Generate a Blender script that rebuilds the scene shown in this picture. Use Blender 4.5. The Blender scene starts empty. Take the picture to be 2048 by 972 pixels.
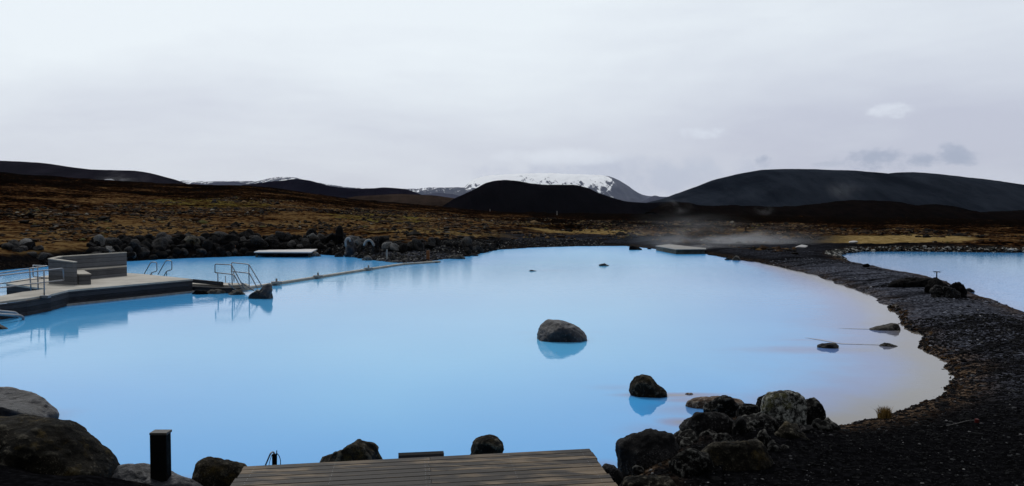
import bpy, bmesh, math, random
import numpy as np
from mathutils import Vector, Matrix

# ------------------------------------------------------------------ camera, sky, sun, exposure
sc = bpy.context.scene
C = sc.collection
F = 1607.0; H = 3.6; HY = 425.0; CX = 1024.0; CY = 486.0
PITCH = math.atan((CY - HY) / F)
cam_d = bpy.data.cameras.new('camera'); cam = bpy.data.objects.new('camera', cam_d); C.objects.link(cam)
cam.location = (0, 0, H); cam.rotation_euler = (math.pi/2 - PITCH, 0, 0)
cam_d.sensor_width = 36; cam_d.lens = F/2048*36; cam_d.clip_start = 0.1; cam_d.clip_end = 40000
sc.camera = cam
sc.render.resolution_x = 1024; sc.render.resolution_y = 486
sc.view_settings.view_transform = 'Standard'; sc.view_settings.look = 'None'
sc.view_settings.exposure = 0; sc.view_settings.gamma = 1
sc.cycles.volume_step_rate = 4; sc.cycles.volume_max_steps = 64; sc.cycles.volume_bounces = 1

SUN_EL, SUN_AZ = math.radians(48), math.radians(-25)      # ahead of the camera, a little left
sd = bpy.data.lights.new('sun', 'SUN'); sd.energy = 1.45; sd.angle = math.radians(14); sd.color = (1, .97, .93)
sun = bpy.data.objects.new('sun', sd); C.objects.link(sun)
sv = Vector((math.sin(SUN_AZ)*math.cos(SUN_EL), math.cos(SUN_AZ)*math.cos(SUN_EL), math.sin(SUN_EL)))
sun.rotation_euler = (-sv).to_track_quat('-Z', 'Y').to_euler()

class NT:
    """small helper to write node trees"""
    def __init__(s, tree): s.t = tree; s.n = tree.nodes; s.l = tree.links
    def node(s, typ, **kw):
        n = s.n.new(typ)
        for k, v in kw.items(): setattr(n, k, v)
        return n
    def put(s, sock, v):
        if hasattr(v, 'is_output') or isinstance(v, bpy.types.NodeSocket): s.l.new(v, sock)
        elif isinstance(v, (tuple, list)) and len(v) == 3 and sock.type == 'RGBA': sock.default_value = (*v, 1)
        else: sock.default_value = v
    def m(s, op, a, b=None, c=None, clamp=False):
        n = s.node('ShaderNodeMath', operation=op, use_clamp=clamp); s.put(n.inputs[0], a)
        if b is not None: s.put(n.inputs[1], b)
        if c is not None: s.put(n.inputs[2], c)
        return n.outputs[0]
    def mix(s, f, a, b, mode='MIX'):
        n = s.node('ShaderNodeMix', data_type='RGBA', blend_type=mode)
        s.put(n.inputs[0], f); s.put(n.inputs[6], a); s.put(n.inputs[7], b); return n.outputs[2]
    def ramp(s, v, lo, hi, a=0.0, b=1.0, smooth=True):
        n = s.node('ShaderNodeMapRange', interpolation_type='SMOOTHSTEP' if smooth else 'LINEAR')
        s.put(n.inputs[0], v); s.put(n.inputs[1], lo); s.put(n.inputs[2], hi); s.put(n.inputs[3], a); s.put(n.inputs[4], b); return n.outputs[0]
    def noise(s, vec, scale, detail=4, rough=.55, dist=0.0, out=0):
        n = s.node('ShaderNodeTexNoise'); s.put(n.inputs['Vector'], vec)
        n.inputs['Scale'].default_value = scale; n.inputs['Detail'].default_value = detail
        n.inputs['Roughness'].default_value = rough; n.inputs['Distortion'].default_value = dist
        return n.outputs[out]
    def mapping(s, vec, scale=(1,1,1), loc=(0,0,0), rot=(0,0,0)):
        n = s.node('ShaderNodeMapping'); s.put(n.inputs[0], vec)
        n.inputs[1].default_value = loc; n.inputs[2].default_value = rot; n.inputs[3].default_value = scale; return n.outputs[0]

w = bpy.data.worlds.new('World'); sc.world = w; w.use_nodes = True
T = NT(w.node_tree); T.n.clear()
sky = T.node('ShaderNodeTexSky', sky_type='NISHITA', sun_disc=False)
sky.sun_elevation = SUN_EL; sky.sun_rotation = SUN_AZ; sky.air_density = 1; sky.dust_density = 2
tc = T.node('ShaderNodeTexCoord').outputs['Generated']
sp = T.node('ShaderNodeSeparateXYZ'); T.put(sp.inputs[0], tc)
X, Y, Z = sp.outputs
U = T.m('ARCTAN2', X, Y)                       # azimuth, 0 ahead
V = T.m('ARCSINE', Z)                          # elevation
n_big = T.noise(T.mapping(tc, (1.2, 1.2, 4.5), rot=(0, .12, 0)), 1.6, 5, .5, .4)
n_mid = T.noise(T.mapping(tc, (2, 2, 9)), 4.0, 6, .6, .3)
n_fine = T.noise(tc, 26, 6, .6); n_small = T.noise(T.mapping(tc, (1,1,1.6)), 60, 6, .62)
# overcast deck: brighter ahead and to the left, duller behind the viewer
side = T.ramp(U, -.2, .62, 0, 1)
hi = (.85, .915, .965); lo = (.555, .585, .70)
f = T.m('ADD', T.m('MULTIPLY', side, .58), T.m('MULTIPLY', T.m('SUBTRACT', n_big, .5), 1.25))
f = T.m('ADD', f, T.m('MULTIPLY', T.m('SUBTRACT', n_mid, .5), .35))
band = T.ramp(V, .24, .02, -.12, .64)    # greyer belt low over the hills
f = T.m('ADD', f, band, clamp=True)
cloud = T.mix(f, hi, lo)
low = T.m('MULTIPLY', T.ramp(V, .06, .0, 0, .75), T.ramp(U, -.1, .25))
cloud = T.mix(low, cloud, (.63, .675, .775))
# separate little clouds low above the hills: (px, py, half width px, half height px, colour)
for (px, py, a, b, col, s) in [
    (1775, 242, 38, 13, (.72,.765,.86), .9), (1405, 271, 45, 11, (.70,.75,.85), .8), (1980, 227, 26, 8, (.6,.64,.74), .5),
    (1750, 329, 62, 20, (.40,.45,.58), 1), (1845, 331, 26, 15, (.40,.45,.58), 1), (1902, 322, 26, 20, (.40,.45,.58), 1), (1928, 332, 32, 11, (.40,.45,.58), 1),
    (1524, 328, 15, 12, (.42,.47,.60), 1), (1648, 336, 30, 5, (.45,.5,.62), .6),
    (1240, 352, 300, 40, (.50,.55,.68), .85), (1110, 314, 130, 17, (.74,.79,.88), .8), (1370, 350, 90, 26, (.52,.575,.70), .6)]:
    u0 = math.atan((px-CX)/F); v0 = math.atan((HY-py)/F); a /= F; b /= F
    du = T.m('DIVIDE', T.m('SUBTRACT', U, u0), a); dv = T.m('DIVIDE', T.m('SUBTRACT', V, v0), b)
    q = T.m('ADD', T.m('MULTIPLY', du, du), T.m('MULTIPLY', dv, dv))
    q = T.m('ADD', q, T.m('MULTIPLY', T.m('SUBTRACT', n_fine if a > .05 else n_small, .5), 4.6))
    mk = T.m('MULTIPLY', T.ramp(q, 1.5, -.5, 0, s), T.ramp(Y, .1, .3))
    cloud = T.mix(mk, cloud, col)
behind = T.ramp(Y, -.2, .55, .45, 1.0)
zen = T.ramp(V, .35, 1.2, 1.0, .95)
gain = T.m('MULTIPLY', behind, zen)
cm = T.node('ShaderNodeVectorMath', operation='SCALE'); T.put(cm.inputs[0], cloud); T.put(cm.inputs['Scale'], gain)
bg1 = T.node('ShaderNodeBackground'); T.put(bg1.inputs[0], sky.outputs[0]); bg1.inputs[1].default_value = .1
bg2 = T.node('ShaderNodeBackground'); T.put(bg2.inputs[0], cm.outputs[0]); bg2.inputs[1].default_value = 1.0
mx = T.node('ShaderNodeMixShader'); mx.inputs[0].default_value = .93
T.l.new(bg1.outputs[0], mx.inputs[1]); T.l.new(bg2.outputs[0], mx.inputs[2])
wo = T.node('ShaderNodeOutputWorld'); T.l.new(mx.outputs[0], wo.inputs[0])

# ------------------------------------------------------------------ helpers
cp, sp_ = math.cos(PITCH), math.sin(PITCH)
def ray(px, py):
    a = (px-CX)/F; b = (CY-py)/F
    return Vector((a, cp + b*sp_, -sp_ + b*cp))
def P(px, py, z=0.0):
    """the point of the photograph px,py standing at height z"""
    d = ray(px, py); return Vector((0, 0, H)) + d*((z-H)/d.z)
def PD(px, py, Yd):
    d = ray(px, py); return Vector((0, 0, H)) + d*(Yd/d.y)

def hash2(ix, iy, seed):
    n = (ix.astype(np.int64)*374761393 + iy.astype(np.int64)*668265263 + seed*974711) & 0xffffffff
    n = ((n ^ (n >> 13))*1274126177) & 0xffffffff
    n = (n ^ (n >> 16)) & 0xffffffff
    return n/4294967295.0
def vnoise(x, y, seed=0):
    ix = np.floor(x); iy = np.floor(y); fx = x-ix; fy = y-iy
    fx = fx*fx*(3-2*fx); fy = fy*fy*(3-2*fy)
    a = hash2(ix, iy, seed); b = hash2(ix+1, iy, seed); c = hash2(ix, iy+1, seed); d = hash2(ix+1, iy+1, seed)
    return (a*(1-fx)+b*fx)*(1-fy) + (c*(1-fx)+d*fx)*fy
def fbm(x, y, seed=0, oct=4, gain=.5):
    s = 0; a = 1; t = 0
    for o in range(oct):
        s = s + a*vnoise(x*2**o, y*2**o, seed+o*17); t += a; a *= gain
    return s/t - .5

def tag(o, label=None, cat=None, group=None, kind=None):
    if label: o['label'] = label
    if cat: o['category'] = cat
    if group: o['group'] = group
    if kind: o['kind'] = kind
    return o
def mesh_obj(name, verts, faces, mat, parent=None, smooth=False):
    me = bpy.data.meshes.new(name); me.from_pydata([tuple(v) for v in verts], [], faces); me.update()
    if smooth: me.polygons.foreach_set('use_smooth', [True]*len(me.polygons))
    if mat: me.materials.append(mat)
    o = bpy.data.objects.new(name, me); C.objects.link(o)
    if parent: o.parent = parent
    return o
def np_obj(name, verts, quads, mat, smooth=True):
    me = bpy.data.meshes.new(name); nv = len(verts); nf = len(quads); k = quads.shape[1]
    me.vertices.add(nv); me.vertices.foreach_set('co', np.ascontiguousarray(verts, dtype=np.float32).ravel())
    me.loops.add(nf*k); me.loops.foreach_set('vertex_index', np.ascontiguousarray(quads, dtype=np.int32).ravel())
    me.polygons.add(nf); me.polygons.foreach_set('loop_start', np.arange(0, nf*k, k, dtype=np.int32))
    me.polygons.foreach_set('use_smooth', np.full(nf, smooth)); me.update(calc_edges=True)
    me.materials.append(mat)
    o = bpy.data.objects.new(name, me); C.objects.link(o); return o
def thing(name, label, cat, loc=(0,0,0), rz=0, group=None):
    o = bpy.data.objects.new(name, None); C.objects.link(o); o.location = loc; o.rotation_euler = (0, 0, rz)
    o.empty_display_size = .2
    return tag(o, label, cat, group)
def copy_tree(o, parent=None):
    c = o.copy(); C.objects.link(c); c.parent = parent
    for ch in o.children: copy_tree(ch, c)
    return c

class MB:
    """collects shapes and builds them as one mesh"""
    def __init__(s): s.v = []; s.f = []
    def add(s, v, f):
        n = len(s.v); s.v += [Vector(p) for p in v]; s.f += [tuple(i+n for i in q) for q in f]; return s
    def prism(s, base, z0, z1):
        """polygon (x,y list) extruded from z0 to z1; z may be lists per vertex"""
        n = len(base); z0 = [z0]*n if not hasattr(z0, '__len__') else z0; z1 = [z1]*n if not hasattr(z1, '__len__') else z1
        ar = sum(base[i][0]*base[(i+1)%n][1]-base[(i+1)%n][0]*base[i][1] for i in range(n))
        if ar < 0: base = base[::-1]; z0 = z0[::-1]; z1 = z1[::-1]
        v = [(b[0], b[1], z) for b, z in zip(base, z0)] + [(b[0], b[1], z) for b, z in zip(base, z1)]
        f = [tuple(range(n-1, -1, -1)), tuple(range(n, 2*n))] + [(i, (i+1)%n, n+(i+1)%n, n+i) for i in range(n)]
        return s.add(v, f)
    def beam(s, a, b, w, h):
        """box along a->b, width w (horizontal) height h, a,b on its top centre line"""
        a = Vector(a); b = Vector(b); d = (b-a); t = Vector((-d.y, d.x, 0)).normalized()*w/2; dn = Vector((0, 0, -h))
        v = [a-t, a+t, b+t, b-t]; v = [p+dn for p in v] + v
        return s.add(v, [(0,1,2,3), (7,6,5,4), (0,4,5,1), (1,5,6,2), (2,6,7,3), (3,7,4,0)])
    def box(s, c, sx, sy, sz, rz=0):
        m = Matrix.Rotation(rz, 3, 'Z'); c = Vector(c)
        v = [c + m @ Vector((x*sx/2, y*sy/2, z*sz/2)) for z in (-1, 1) for x, y in ((-1,-1), (1,-1), (1,1), (-1,1))]
        return s.add(v, [(3,2,1,0), (4,5,6,7), (0,1,5,4), (1,2,6,5), (2,3,7,6), (3,0,4,7)])
    def tube(s, pts, r, n=8, round_=0):
        pts = [Vector(p) for p in pts]
        if round_:
            q = [pts[0]]
            for i in range(1, len(pts)-1):
                a, b, c = pts[i-1], pts[i], pts[i+1]
                ra = min(round_, (a-b).length*.45, (c-b).length*.45)
                p0 = b+(a-b).normalized()*ra; p2 = b+(c-b).normalized()*ra
                for k in range(5):
                    t = k/4; q.append(p0*(1-t)**2 + b*2*t*(1-t) + p2*t*t)
            pts = q+[pts[-1]]
        rings = []; up = None
        for i, p in enumerate(pts):
            d = (pts[min(i+1, len(pts)-1)]-pts[max(i-1, 0)]).normalized()
            if up is None: up = Vector((0, 0, 1)) if abs(d.z) < .9 else Vector((1, 0, 0))
            sx = d.cross(up)
            if sx.length < 1e-4: sx = d.cross(Vector((1, .3, 0)))
            sx.normalize(); up = sx.cross(d).normalized()
            rings.append([p+(sx*math.cos(t)+up*math.sin(t))*r for t in [2*math.pi*k/n for k in range(n)]])
        v = [x for rg in rings for x in rg]; f = []
        for i in range(len(rings)-1):
            for k in range(n): f.append((i*n+k, i*n+(k+1)%n, (i+1)*n+(k+1)%n, (i+1)*n+k))
        f.append(tuple(range(n-1, -1, -1))); f.append(tuple(range((len(rings)-1)*n, len(rings)*n)))
        return s.add(v, f)
    def build(s, name, mat, parent=None, smooth=False, bevel=0):
        o = mesh_obj(name, s.v, s.f, mat, parent, smooth)
        if bevel:
            b = o.modifiers.new('bevel', 'BEVEL'); b.width = bevel; b.segments = 2; b.limit_method = 'ANGLE'
        return o

# ------------------------------------------------------------------ materials
def newmat(name):
    m = bpy.data.materials.new(name); m.use_nodes = True; t = NT(m.node_tree)
    return m, t, t.n['Principled BSDF']
def coords(t, which='Object'): return t.node('ShaderNodeTexCoord').outputs[which]
def bump(t, b, h, strength, dist=.05):
    n = t.node('ShaderNodeBump'); n.inputs['Strength'].default_value = strength; n.inputs['Distance'].default_value = dist
    t.put(n.inputs['Height'], h); t.l.new(n.outputs[0], b.inputs['Normal'])

def rock_mat(name, dark, mid, pale, pale_amt=.5, moss=None, moss_amt=0, rough=.75, sc_=1.0, bstr=1.0, spec=.06, edge=.45):
    m, t, b = newmat(name); co = coords(t)
    rnd = t.node('ShaderNodeObjectInfo').outputs['Random']
    off = t.node('ShaderNodeVectorMath', operation='ADD'); t.put(off.inputs[0], co)
    cmb = t.node('ShaderNodeCombineXYZ'); t.put(cmb.inputs[0], t.m('MULTIPLY', rnd, 37)); t.put(cmb.inputs[1], t.m('MULTIPLY', rnd, 91)); t.l.new(cmb.outputs[0], off.inputs[1])
    co = off.outputs[0]
    a = t.noise(co, 2.2*sc_, 8, .65, .3); bb = t.noise(co, 14*sc_, 6, .7); c = t.noise(co, 60*sc_, 4, .7)
    col = t.mix(t.ramp(a, .35, .7), dark, mid)
    pm = t.m('MULTIPLY', t.ramp(bb, .62-.12*pale_amt, .74-.1*pale_amt), t.ramp(t.noise(co, 1.3*sc_, 3, .5), .5-.2*pale_amt, .72-.2*pale_amt))
    col = t.mix(t.m('MULTIPLY', pm, .85), col, pale)
    if moss: col = t.mix(t.m('MULTIPLY', t.ramp(t.noise(co, 3.1*sc_, 7, .7), .58-.25*moss_amt, .72-.25*moss_amt), .8), col, moss)
    col = t.mix(t.ramp(c, .3, .7, .55, 0), col, dark)
    col = t.mix(t.m('MULTIPLY', t.ramp(c, .57, .66), t.ramp(a, .46, .62, 0, .5)), col, pale)
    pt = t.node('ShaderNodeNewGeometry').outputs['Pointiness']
    edge_ = t.m('MULTIPLY', t.ramp(t.m('ADD', pt, t.m('MULTIPLY', t.m('SUBTRACT', bb, .5), .12)), .515, .57), edge)  # light catching the rock crests, painted as pale colour on convex edges
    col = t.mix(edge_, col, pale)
    t.put(b.inputs['Base Color'], col); b.inputs['Roughness'].default_value = rough; b.inputs['Specular IOR Level'].default_value = spec
    h = t.m('ADD', t.m('MULTIPLY', a, 1.0), t.m('ADD', t.m('MULTIPLY', bb, .5), t.m('MULTIPLY', c, .12)))
    bump(t, b, h, bstr, .12/sc_)
    return m
M = {}
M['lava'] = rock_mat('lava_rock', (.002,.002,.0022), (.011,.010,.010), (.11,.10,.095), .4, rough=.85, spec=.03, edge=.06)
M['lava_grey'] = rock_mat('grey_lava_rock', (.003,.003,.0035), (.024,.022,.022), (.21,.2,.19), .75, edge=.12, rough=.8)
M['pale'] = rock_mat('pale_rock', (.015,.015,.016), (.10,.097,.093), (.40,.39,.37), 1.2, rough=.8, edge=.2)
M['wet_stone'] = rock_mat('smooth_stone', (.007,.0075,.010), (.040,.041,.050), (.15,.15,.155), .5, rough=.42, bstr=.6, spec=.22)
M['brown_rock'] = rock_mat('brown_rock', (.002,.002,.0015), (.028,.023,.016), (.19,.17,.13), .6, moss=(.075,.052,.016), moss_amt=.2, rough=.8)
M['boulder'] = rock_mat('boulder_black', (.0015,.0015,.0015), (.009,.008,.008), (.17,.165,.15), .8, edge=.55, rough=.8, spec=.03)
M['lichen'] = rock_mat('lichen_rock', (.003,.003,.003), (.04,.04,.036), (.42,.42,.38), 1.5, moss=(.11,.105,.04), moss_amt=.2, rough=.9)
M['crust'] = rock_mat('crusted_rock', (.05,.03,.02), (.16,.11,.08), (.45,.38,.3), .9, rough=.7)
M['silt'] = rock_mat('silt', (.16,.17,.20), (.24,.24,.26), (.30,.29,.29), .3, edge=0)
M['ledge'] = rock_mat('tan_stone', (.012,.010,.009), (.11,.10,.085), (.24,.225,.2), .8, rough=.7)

def simple_mat(name, c1, c2, scale=(3,3,3), rough=.6, metal=0, bstr=.2, detail=6, spec=.15):
    m, t, b = newmat(name); co = t.mapping(coords(t), scale)
    a = t.noise(co, 1, detail, .6, .2); g = t.noise(co, 9, 5, .6)
    col = t.mix(t.ramp(t.m('ADD', t.m('MULTIPLY', a, .7), t.m('MULTIPLY', g, .3)), .35, .65), c1, c2)
    t.put(b.inputs['Base Color'], col); t.put(b.inputs['Roughness'], t.ramp(g, .3, .7, rough*.8, min(1, rough*1.2)))
    b.inputs['Metallic'].default_value = metal; b.inputs['Specular IOR Level'].default_value = spec; bump(t, b, g, bstr, .02)
    return m
M['silt'] = simple_mat('wet_silt', (.20,.23,.30), (.26,.27,.32), (4,4,4), .3, spec=.4)
M['concrete'] = simple_mat('pale_decking', (.30,.275,.235), (.44,.41,.36), (1,1,1), .8, bstr=.3)
M['steel'] = simple_mat('steel_tube', (.16,.165,.18), (.26,.27,.29), (2,2,2), .35, .6, .05)
M['black_metal'] = simple_mat('black_post', (.003,.003,.0035), (.006,.006,.006), (5,5,5), .6, 0, .1, spec=.02)
M['cap'] = simple_mat('dark_cap', (.03,.028,.025), (.06,.055,.05), (5,5,5), .5, 0, .1)
M['rust'] = simple_mat('rusty_post', (.12,.045,.018), (.2,.08,.03), (4,4,4), .8)
M['white'] = simple_mat('white_deck', (.45,.43,.42), (.62,.60,.59), (.6,6,1), .7)
M['white_pipe'] = simple_mat('white_pipe', (.2,.195,.19), (.32,.31,.30), (4,4,4), .6)
M['boom'] = simple_mat('boom', (.24,.215,.18), (.36,.33,.28), (2,2,2), .7)
M['rope'] = simple_mat('rope', (.10,.095,.09), (.16,.15,.14), (30,30,30), .9)
M['red'] = simple_mat('red_paint', (.05,.004,.003), (.07,.005,.004), (5,5,5), .6)
M['grey_wood_post'] = simple_mat('grey_wood', (.2,.19,.18), (.3,.29,.27), (6,6,2), .8)
M['green_board'] = simple_mat('mossy_board', (.02,.022,.018), (.075,.078,.066), (2,2,6), .8)

def board_mat(name, c1, c2, gap, board, axis='Z', rough=.75, off=0.0, along=(1,1,1)):
    """boards with grooves along one axis, object space"""
    m, t, b = newmat(name); co = coords(t); s = t.node('ShaderNodeSeparateXYZ'); t.put(s.inputs[0], co)
    z = t.m('DIVIDE', t.m('ADD', s.outputs[axis], off), board); fr = t.m('FRACT', z); idx = t.m('FLOOR', z)
    g = t.ramp(t.m('ABSOLUTE', t.m('SUBTRACT', fr, .5)), .44, .49, 1, 0)
    wn = t.node('ShaderNodeTexWhiteNoise', noise_dimensions='1D'); t.put(wn.inputs['W'], idx)
    n = t.noise(t.mapping(co, along), 4, 6, .65); n2 = t.noise(co, 1.1, 3, .5)
    v = t.m('ADD', t.m('MULTIPLY', n, .6), t.m('ADD', t.m('MULTIPLY', wn.outputs[0], .25), t.m('MULTIPLY', n2, .35)))
    col = t.mix(t.ramp(v, .35, .85), c1, c2); col = t.mix(g, gap, col)
    t.put(b.inputs['Base Color'], col); b.inputs['Roughness'].default_value = rough
    b.inputs['Specular IOR Level'].default_value = .06
    bump(t, b, t.m('ADD', g, t.m('MULTIPLY', n, .2)), .5, .02); return m
M['bench_board'] = board_mat('bench_boards', (.068,.069,.074), (.14,.141,.148), (.03,.03,.032), .19, along=(1,1,12), off=.02)
M['face_board'] = board_mat('dark_face_boards', (.016,.016,.018), (.05,.05,.055), (.004,.004,.004), .15, along=(1,1,10))

def deck_wood():
    m, t, b = newmat('wet_decking'); co = coords(t)
    at = t.node('ShaderNodeAttribute', attribute_name='board').outputs['Fac']
    off = t.node('ShaderNodeCombineXYZ'); t.put(off.inputs[0], t.m('MULTIPLY', at, 31)); t.put(off.inputs[1], t.m('MULTIPLY', at, 17))
    ad = t.node('ShaderNodeVectorMath', operation='ADD'); t.put(ad.inputs[0], co); t.l.new(off.outputs[0], ad.inputs[1])
    p = ad.outputs[0]
    grain = t.noise(t.mapping(p, (1.2, 22, 1)), 3, 8, .7, .4); streak = t.noise(t.mapping(p, (.55, 2.6, 1)), 2.0, 4, .55, .3)
    big = t.noise(t.mapping(co, (1, .8, 1)), .9, 3, .5)
    wet = t.ramp(t.m('ADD', t.m('MULTIPLY', streak, .6), t.m('MULTIPLY', big, .4)), .45, .53)
    dry = t.mix(t.ramp(grain, .3, .7), (.07,.050,.032), (.22,.165,.11)); dk = t.mix(t.ramp(grain, .3, .7), (.006,.004,.003), (.030,.020,.012))
    col = t.mix(wet, dry, dk); col = t.mix(t.ramp(at, 0, 1, .0, .35), col, (.03,.024,.018))
    t.put(b.inputs['Base Color'], col); t.put(b.inputs['Roughness'], t.m('SUBTRACT', .62, t.m('MULTIPLY', wet, .12)))
    b.inputs['Specular IOR Level'].default_value = .3
    gr = t.m('SINE', t.m('MULTIPLY', t.node('ShaderNodeSeparateXYZ').outputs[1], 1))
    bump(t, b, grain, .35, .01); b.inputs['Specular IOR Level'].default_value = .10; return m
M['deck'] = deck_wood()

# ------------------------------------------------------------------ shorelines (photo pixels on the water plane -> metres)
W1px = [(-700,560),(-200,548),(0,541),(60,536),(110,530),(180,526),(250,523),(330,518),(500,512),(640,509),(690,512),(735,518),(775,524),(805,526),(850,523),(890,518),(935,513),
 (960,507),(1000,499),(1060,495.5),(1150,492.5),(1250,492),(1310,498),(1400,506),(1460,518),(1510,524),(1560,534),(1620,548),(1680,568),(1740,590),(1778,612),(1800,636),
 (1806,655),(1836,668),(1853,680),(1835,697),(1858,708),(1885,720),(1903,742),(1908,760),(1898,782),(1860,802),(1800,822),(1755,838),(1700,848),(1655,855),
 (1600,850),(1540,845),(1440,850),(1395,862),(1345,885),(1290,905),(1240,940),(1222,985),(1190,1035),(1000,1060),(520,1060),(400,1010),(240,1003),(120,940),(40,880),(-60,862),(-400,850),(-900,800)]
W2px = [(1678,511),(1690,507),(1725,503.5),(1800,503),(1950,504.5),(2060,505.5),(2600,512),(3600,530),(3300,800),(2500,775),(2200,680),(2060,628),(2000,606),(1955,592),(1930,580),(1895,566),(1860,555),(1760,536),(1700,525),(1682,517)]
W1 = np.array([P(x, y)[:2] for x, y in W1px]); W2 = np.array([P(x, y)[:2] for x, y in W2px])
def sdist(x, y, poly):
    """signed distance, negative inside"""
    d = np.full(x.shape, 1e18); ins = np.zeros(x.shape, bool); n = len(poly)
    for i in range(n):
        ax, ay = poly[i]; bx, by = poly[(i+1)%n]; ex, ey = bx-ax, by-ay
        t = np.clip(((x-ax)*ex+(y-ay)*ey)/(ex*ex+ey*ey), 0, 1)
        d = np.minimum(d, (x-ax-t*ex)**2+(y-ay-t*ey)**2)
        c = (ay > y) != (by > y)
        with np.errstate(divide='ignore', invalid='ignore'): xi = (bx-ax)*(y-ay)/(by-ay)+ax
        ins ^= c & (x < xi)
    d = np.sqrt(d); return np.where(ins, -d, d)
CR = np.array([(-900,352),(0,357),(150,365),(330,372),(470,373),(540,377),(600,385),(700,398),(880,414),(1000,423),(1300,428),(1600,431),(2048,440),(3000,440)], float)
def smooth(t): t = np.clip(t, 0, 1); return t*t*(3-2*t)
def wob(x, y): return (fbm(x*1.1, y*1.1, 5, 4)*1.0 + fbm(x*4, y*4, 9, 2)*.3)*np.clip((y-4)/45, .18, .8)
def terrain(x, y):
    x = np.asarray(x, float); y = np.asarray(y, float)
    r = np.hypot(x, y); az = np.arctan2(x, y); u = CX + F*np.tan(np.clip(az, -1.0, 1.0))
    d1 = sdist(x, y, W1) + wob(x, y); d2 = sdist(x, y, W2) + wob(x+40, y); d = np.minimum(d1, d2)
    A = np.interp(u, [-500, 900, 1010, 1100, 1450, 1700, 2600], [1.35, 1.25, .8, .55, .5, .45, .6])
    A = A + .4*smooth((r-58)/10)*smooth((u-1600)/250); A = A*np.where((u > 1450) & (r < 66), .75, 1)
    L = np.interp(u, [-500, 900, 1010, 1700], [1.6, 1.8, 2.2, 2.0])
    spit = np.exp(-((x+7.5)/4.2)**2-((y-60)/5.)**2)             # low stony spit by the fountains
    dd = np.maximum(d, 0)
    bank = A*(1-np.exp(-dd/L))*(1-.75*spit) + .05*np.clip(dd*4, 0, 1)
    under = -0.9*(1-np.exp(np.minimum(d, 0)/1.2))
    hc = H + (HY-np.interp(u, CR[:,0], CR[:,1]))/F*350
    t = np.clip((r-76)/(350-76), 0, 1)
    far = (hc-1.3)*np.where(u < 1000, t**1.15, t**.9)*smooth(dd/8)
    after = 1-smooth((r-350)/1400)
    rough = smooth(dd/1.5)
    h = np.where(d > 0, bank + far*after, under)
    amp = np.clip(r/60, .25, 1.6)
    h = h + rough*(fbm(x*.11, y*.11, 1, 5)*1.0*np.clip((r-55)/60, 0, 1)*np.where(r > 360, 2.5, 1) + fbm(x*.7, y*.7, 2, 4, .6)*.22*amp + fbm(x*4, y*4, 3, 3)*.05)
    h = h + smooth(d/.8)*(.20+fbm(x*2.2, y*2.2, 51, 3)*.35)*(np.exp(-((x-3.5)/1.0)**2-((y-12.4)/1.5)**2)+.7*np.exp(-((x-2.2)/.9)**2-((y-10.6)/.8)**2))
    h = np.where(r < 7.5, np.maximum(h, 2.0-.32*r), h)
    return h, d, d1, d2, u, r
def gz(x, y): return float(terrain(np.array([x]), np.array([y]))[0][0])

azs = np.concatenate([np.arange(-180, -42, 2.0), np.arange(-42, -34, .5), np.arange(-34, 34, .1), np.arange(34, 42, .5), np.arange(42, 180, 2.0)])
azr = np.radians(azs)
rs = [0.6]
while rs[-1] < 14000:
    r = rs[-1]; k = 1.05 if r < 5 else 1.008 if r < 30 else 1.0072 if r < 380 else 1.03
    rs.append(r*k)
rs = np.array(rs)
RR, AA = np.meshgrid(rs, azr, indexing='ij'); GX = (RR*np.sin(AA)); GY = (RR*np.cos(AA))
gh, gd, gd1, gd2, gu, gr = [a.reshape(GX.shape) for a in terrain(GX.ravel(), GY.ravel())]
nr, na = GX.shape
def grid_quads(mask=None):
    i, j = np.meshgrid(np.arange(nr-1), np.arange(na), indexing='ij'); j2 = (j+1) % na
    q = np.stack([i*na+j, i*na+j2, (i+1)*na+j2, (i+1)*na+j], -1)[..., ::-1]
    if mask is not None:
        mm = mask[i, j] | mask[i, j2] | mask[i+1, j2] | mask[i+1, j]; q = q[mm]
    return q.reshape(-1, 4)
def add_attr(o, name, vals):
    a = o.data.attributes.new(name, 'FLOAT', 'POINT'); a.data.foreach_set('value', np.ascontiguousarray(vals, dtype=np.float32).ravel())

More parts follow.
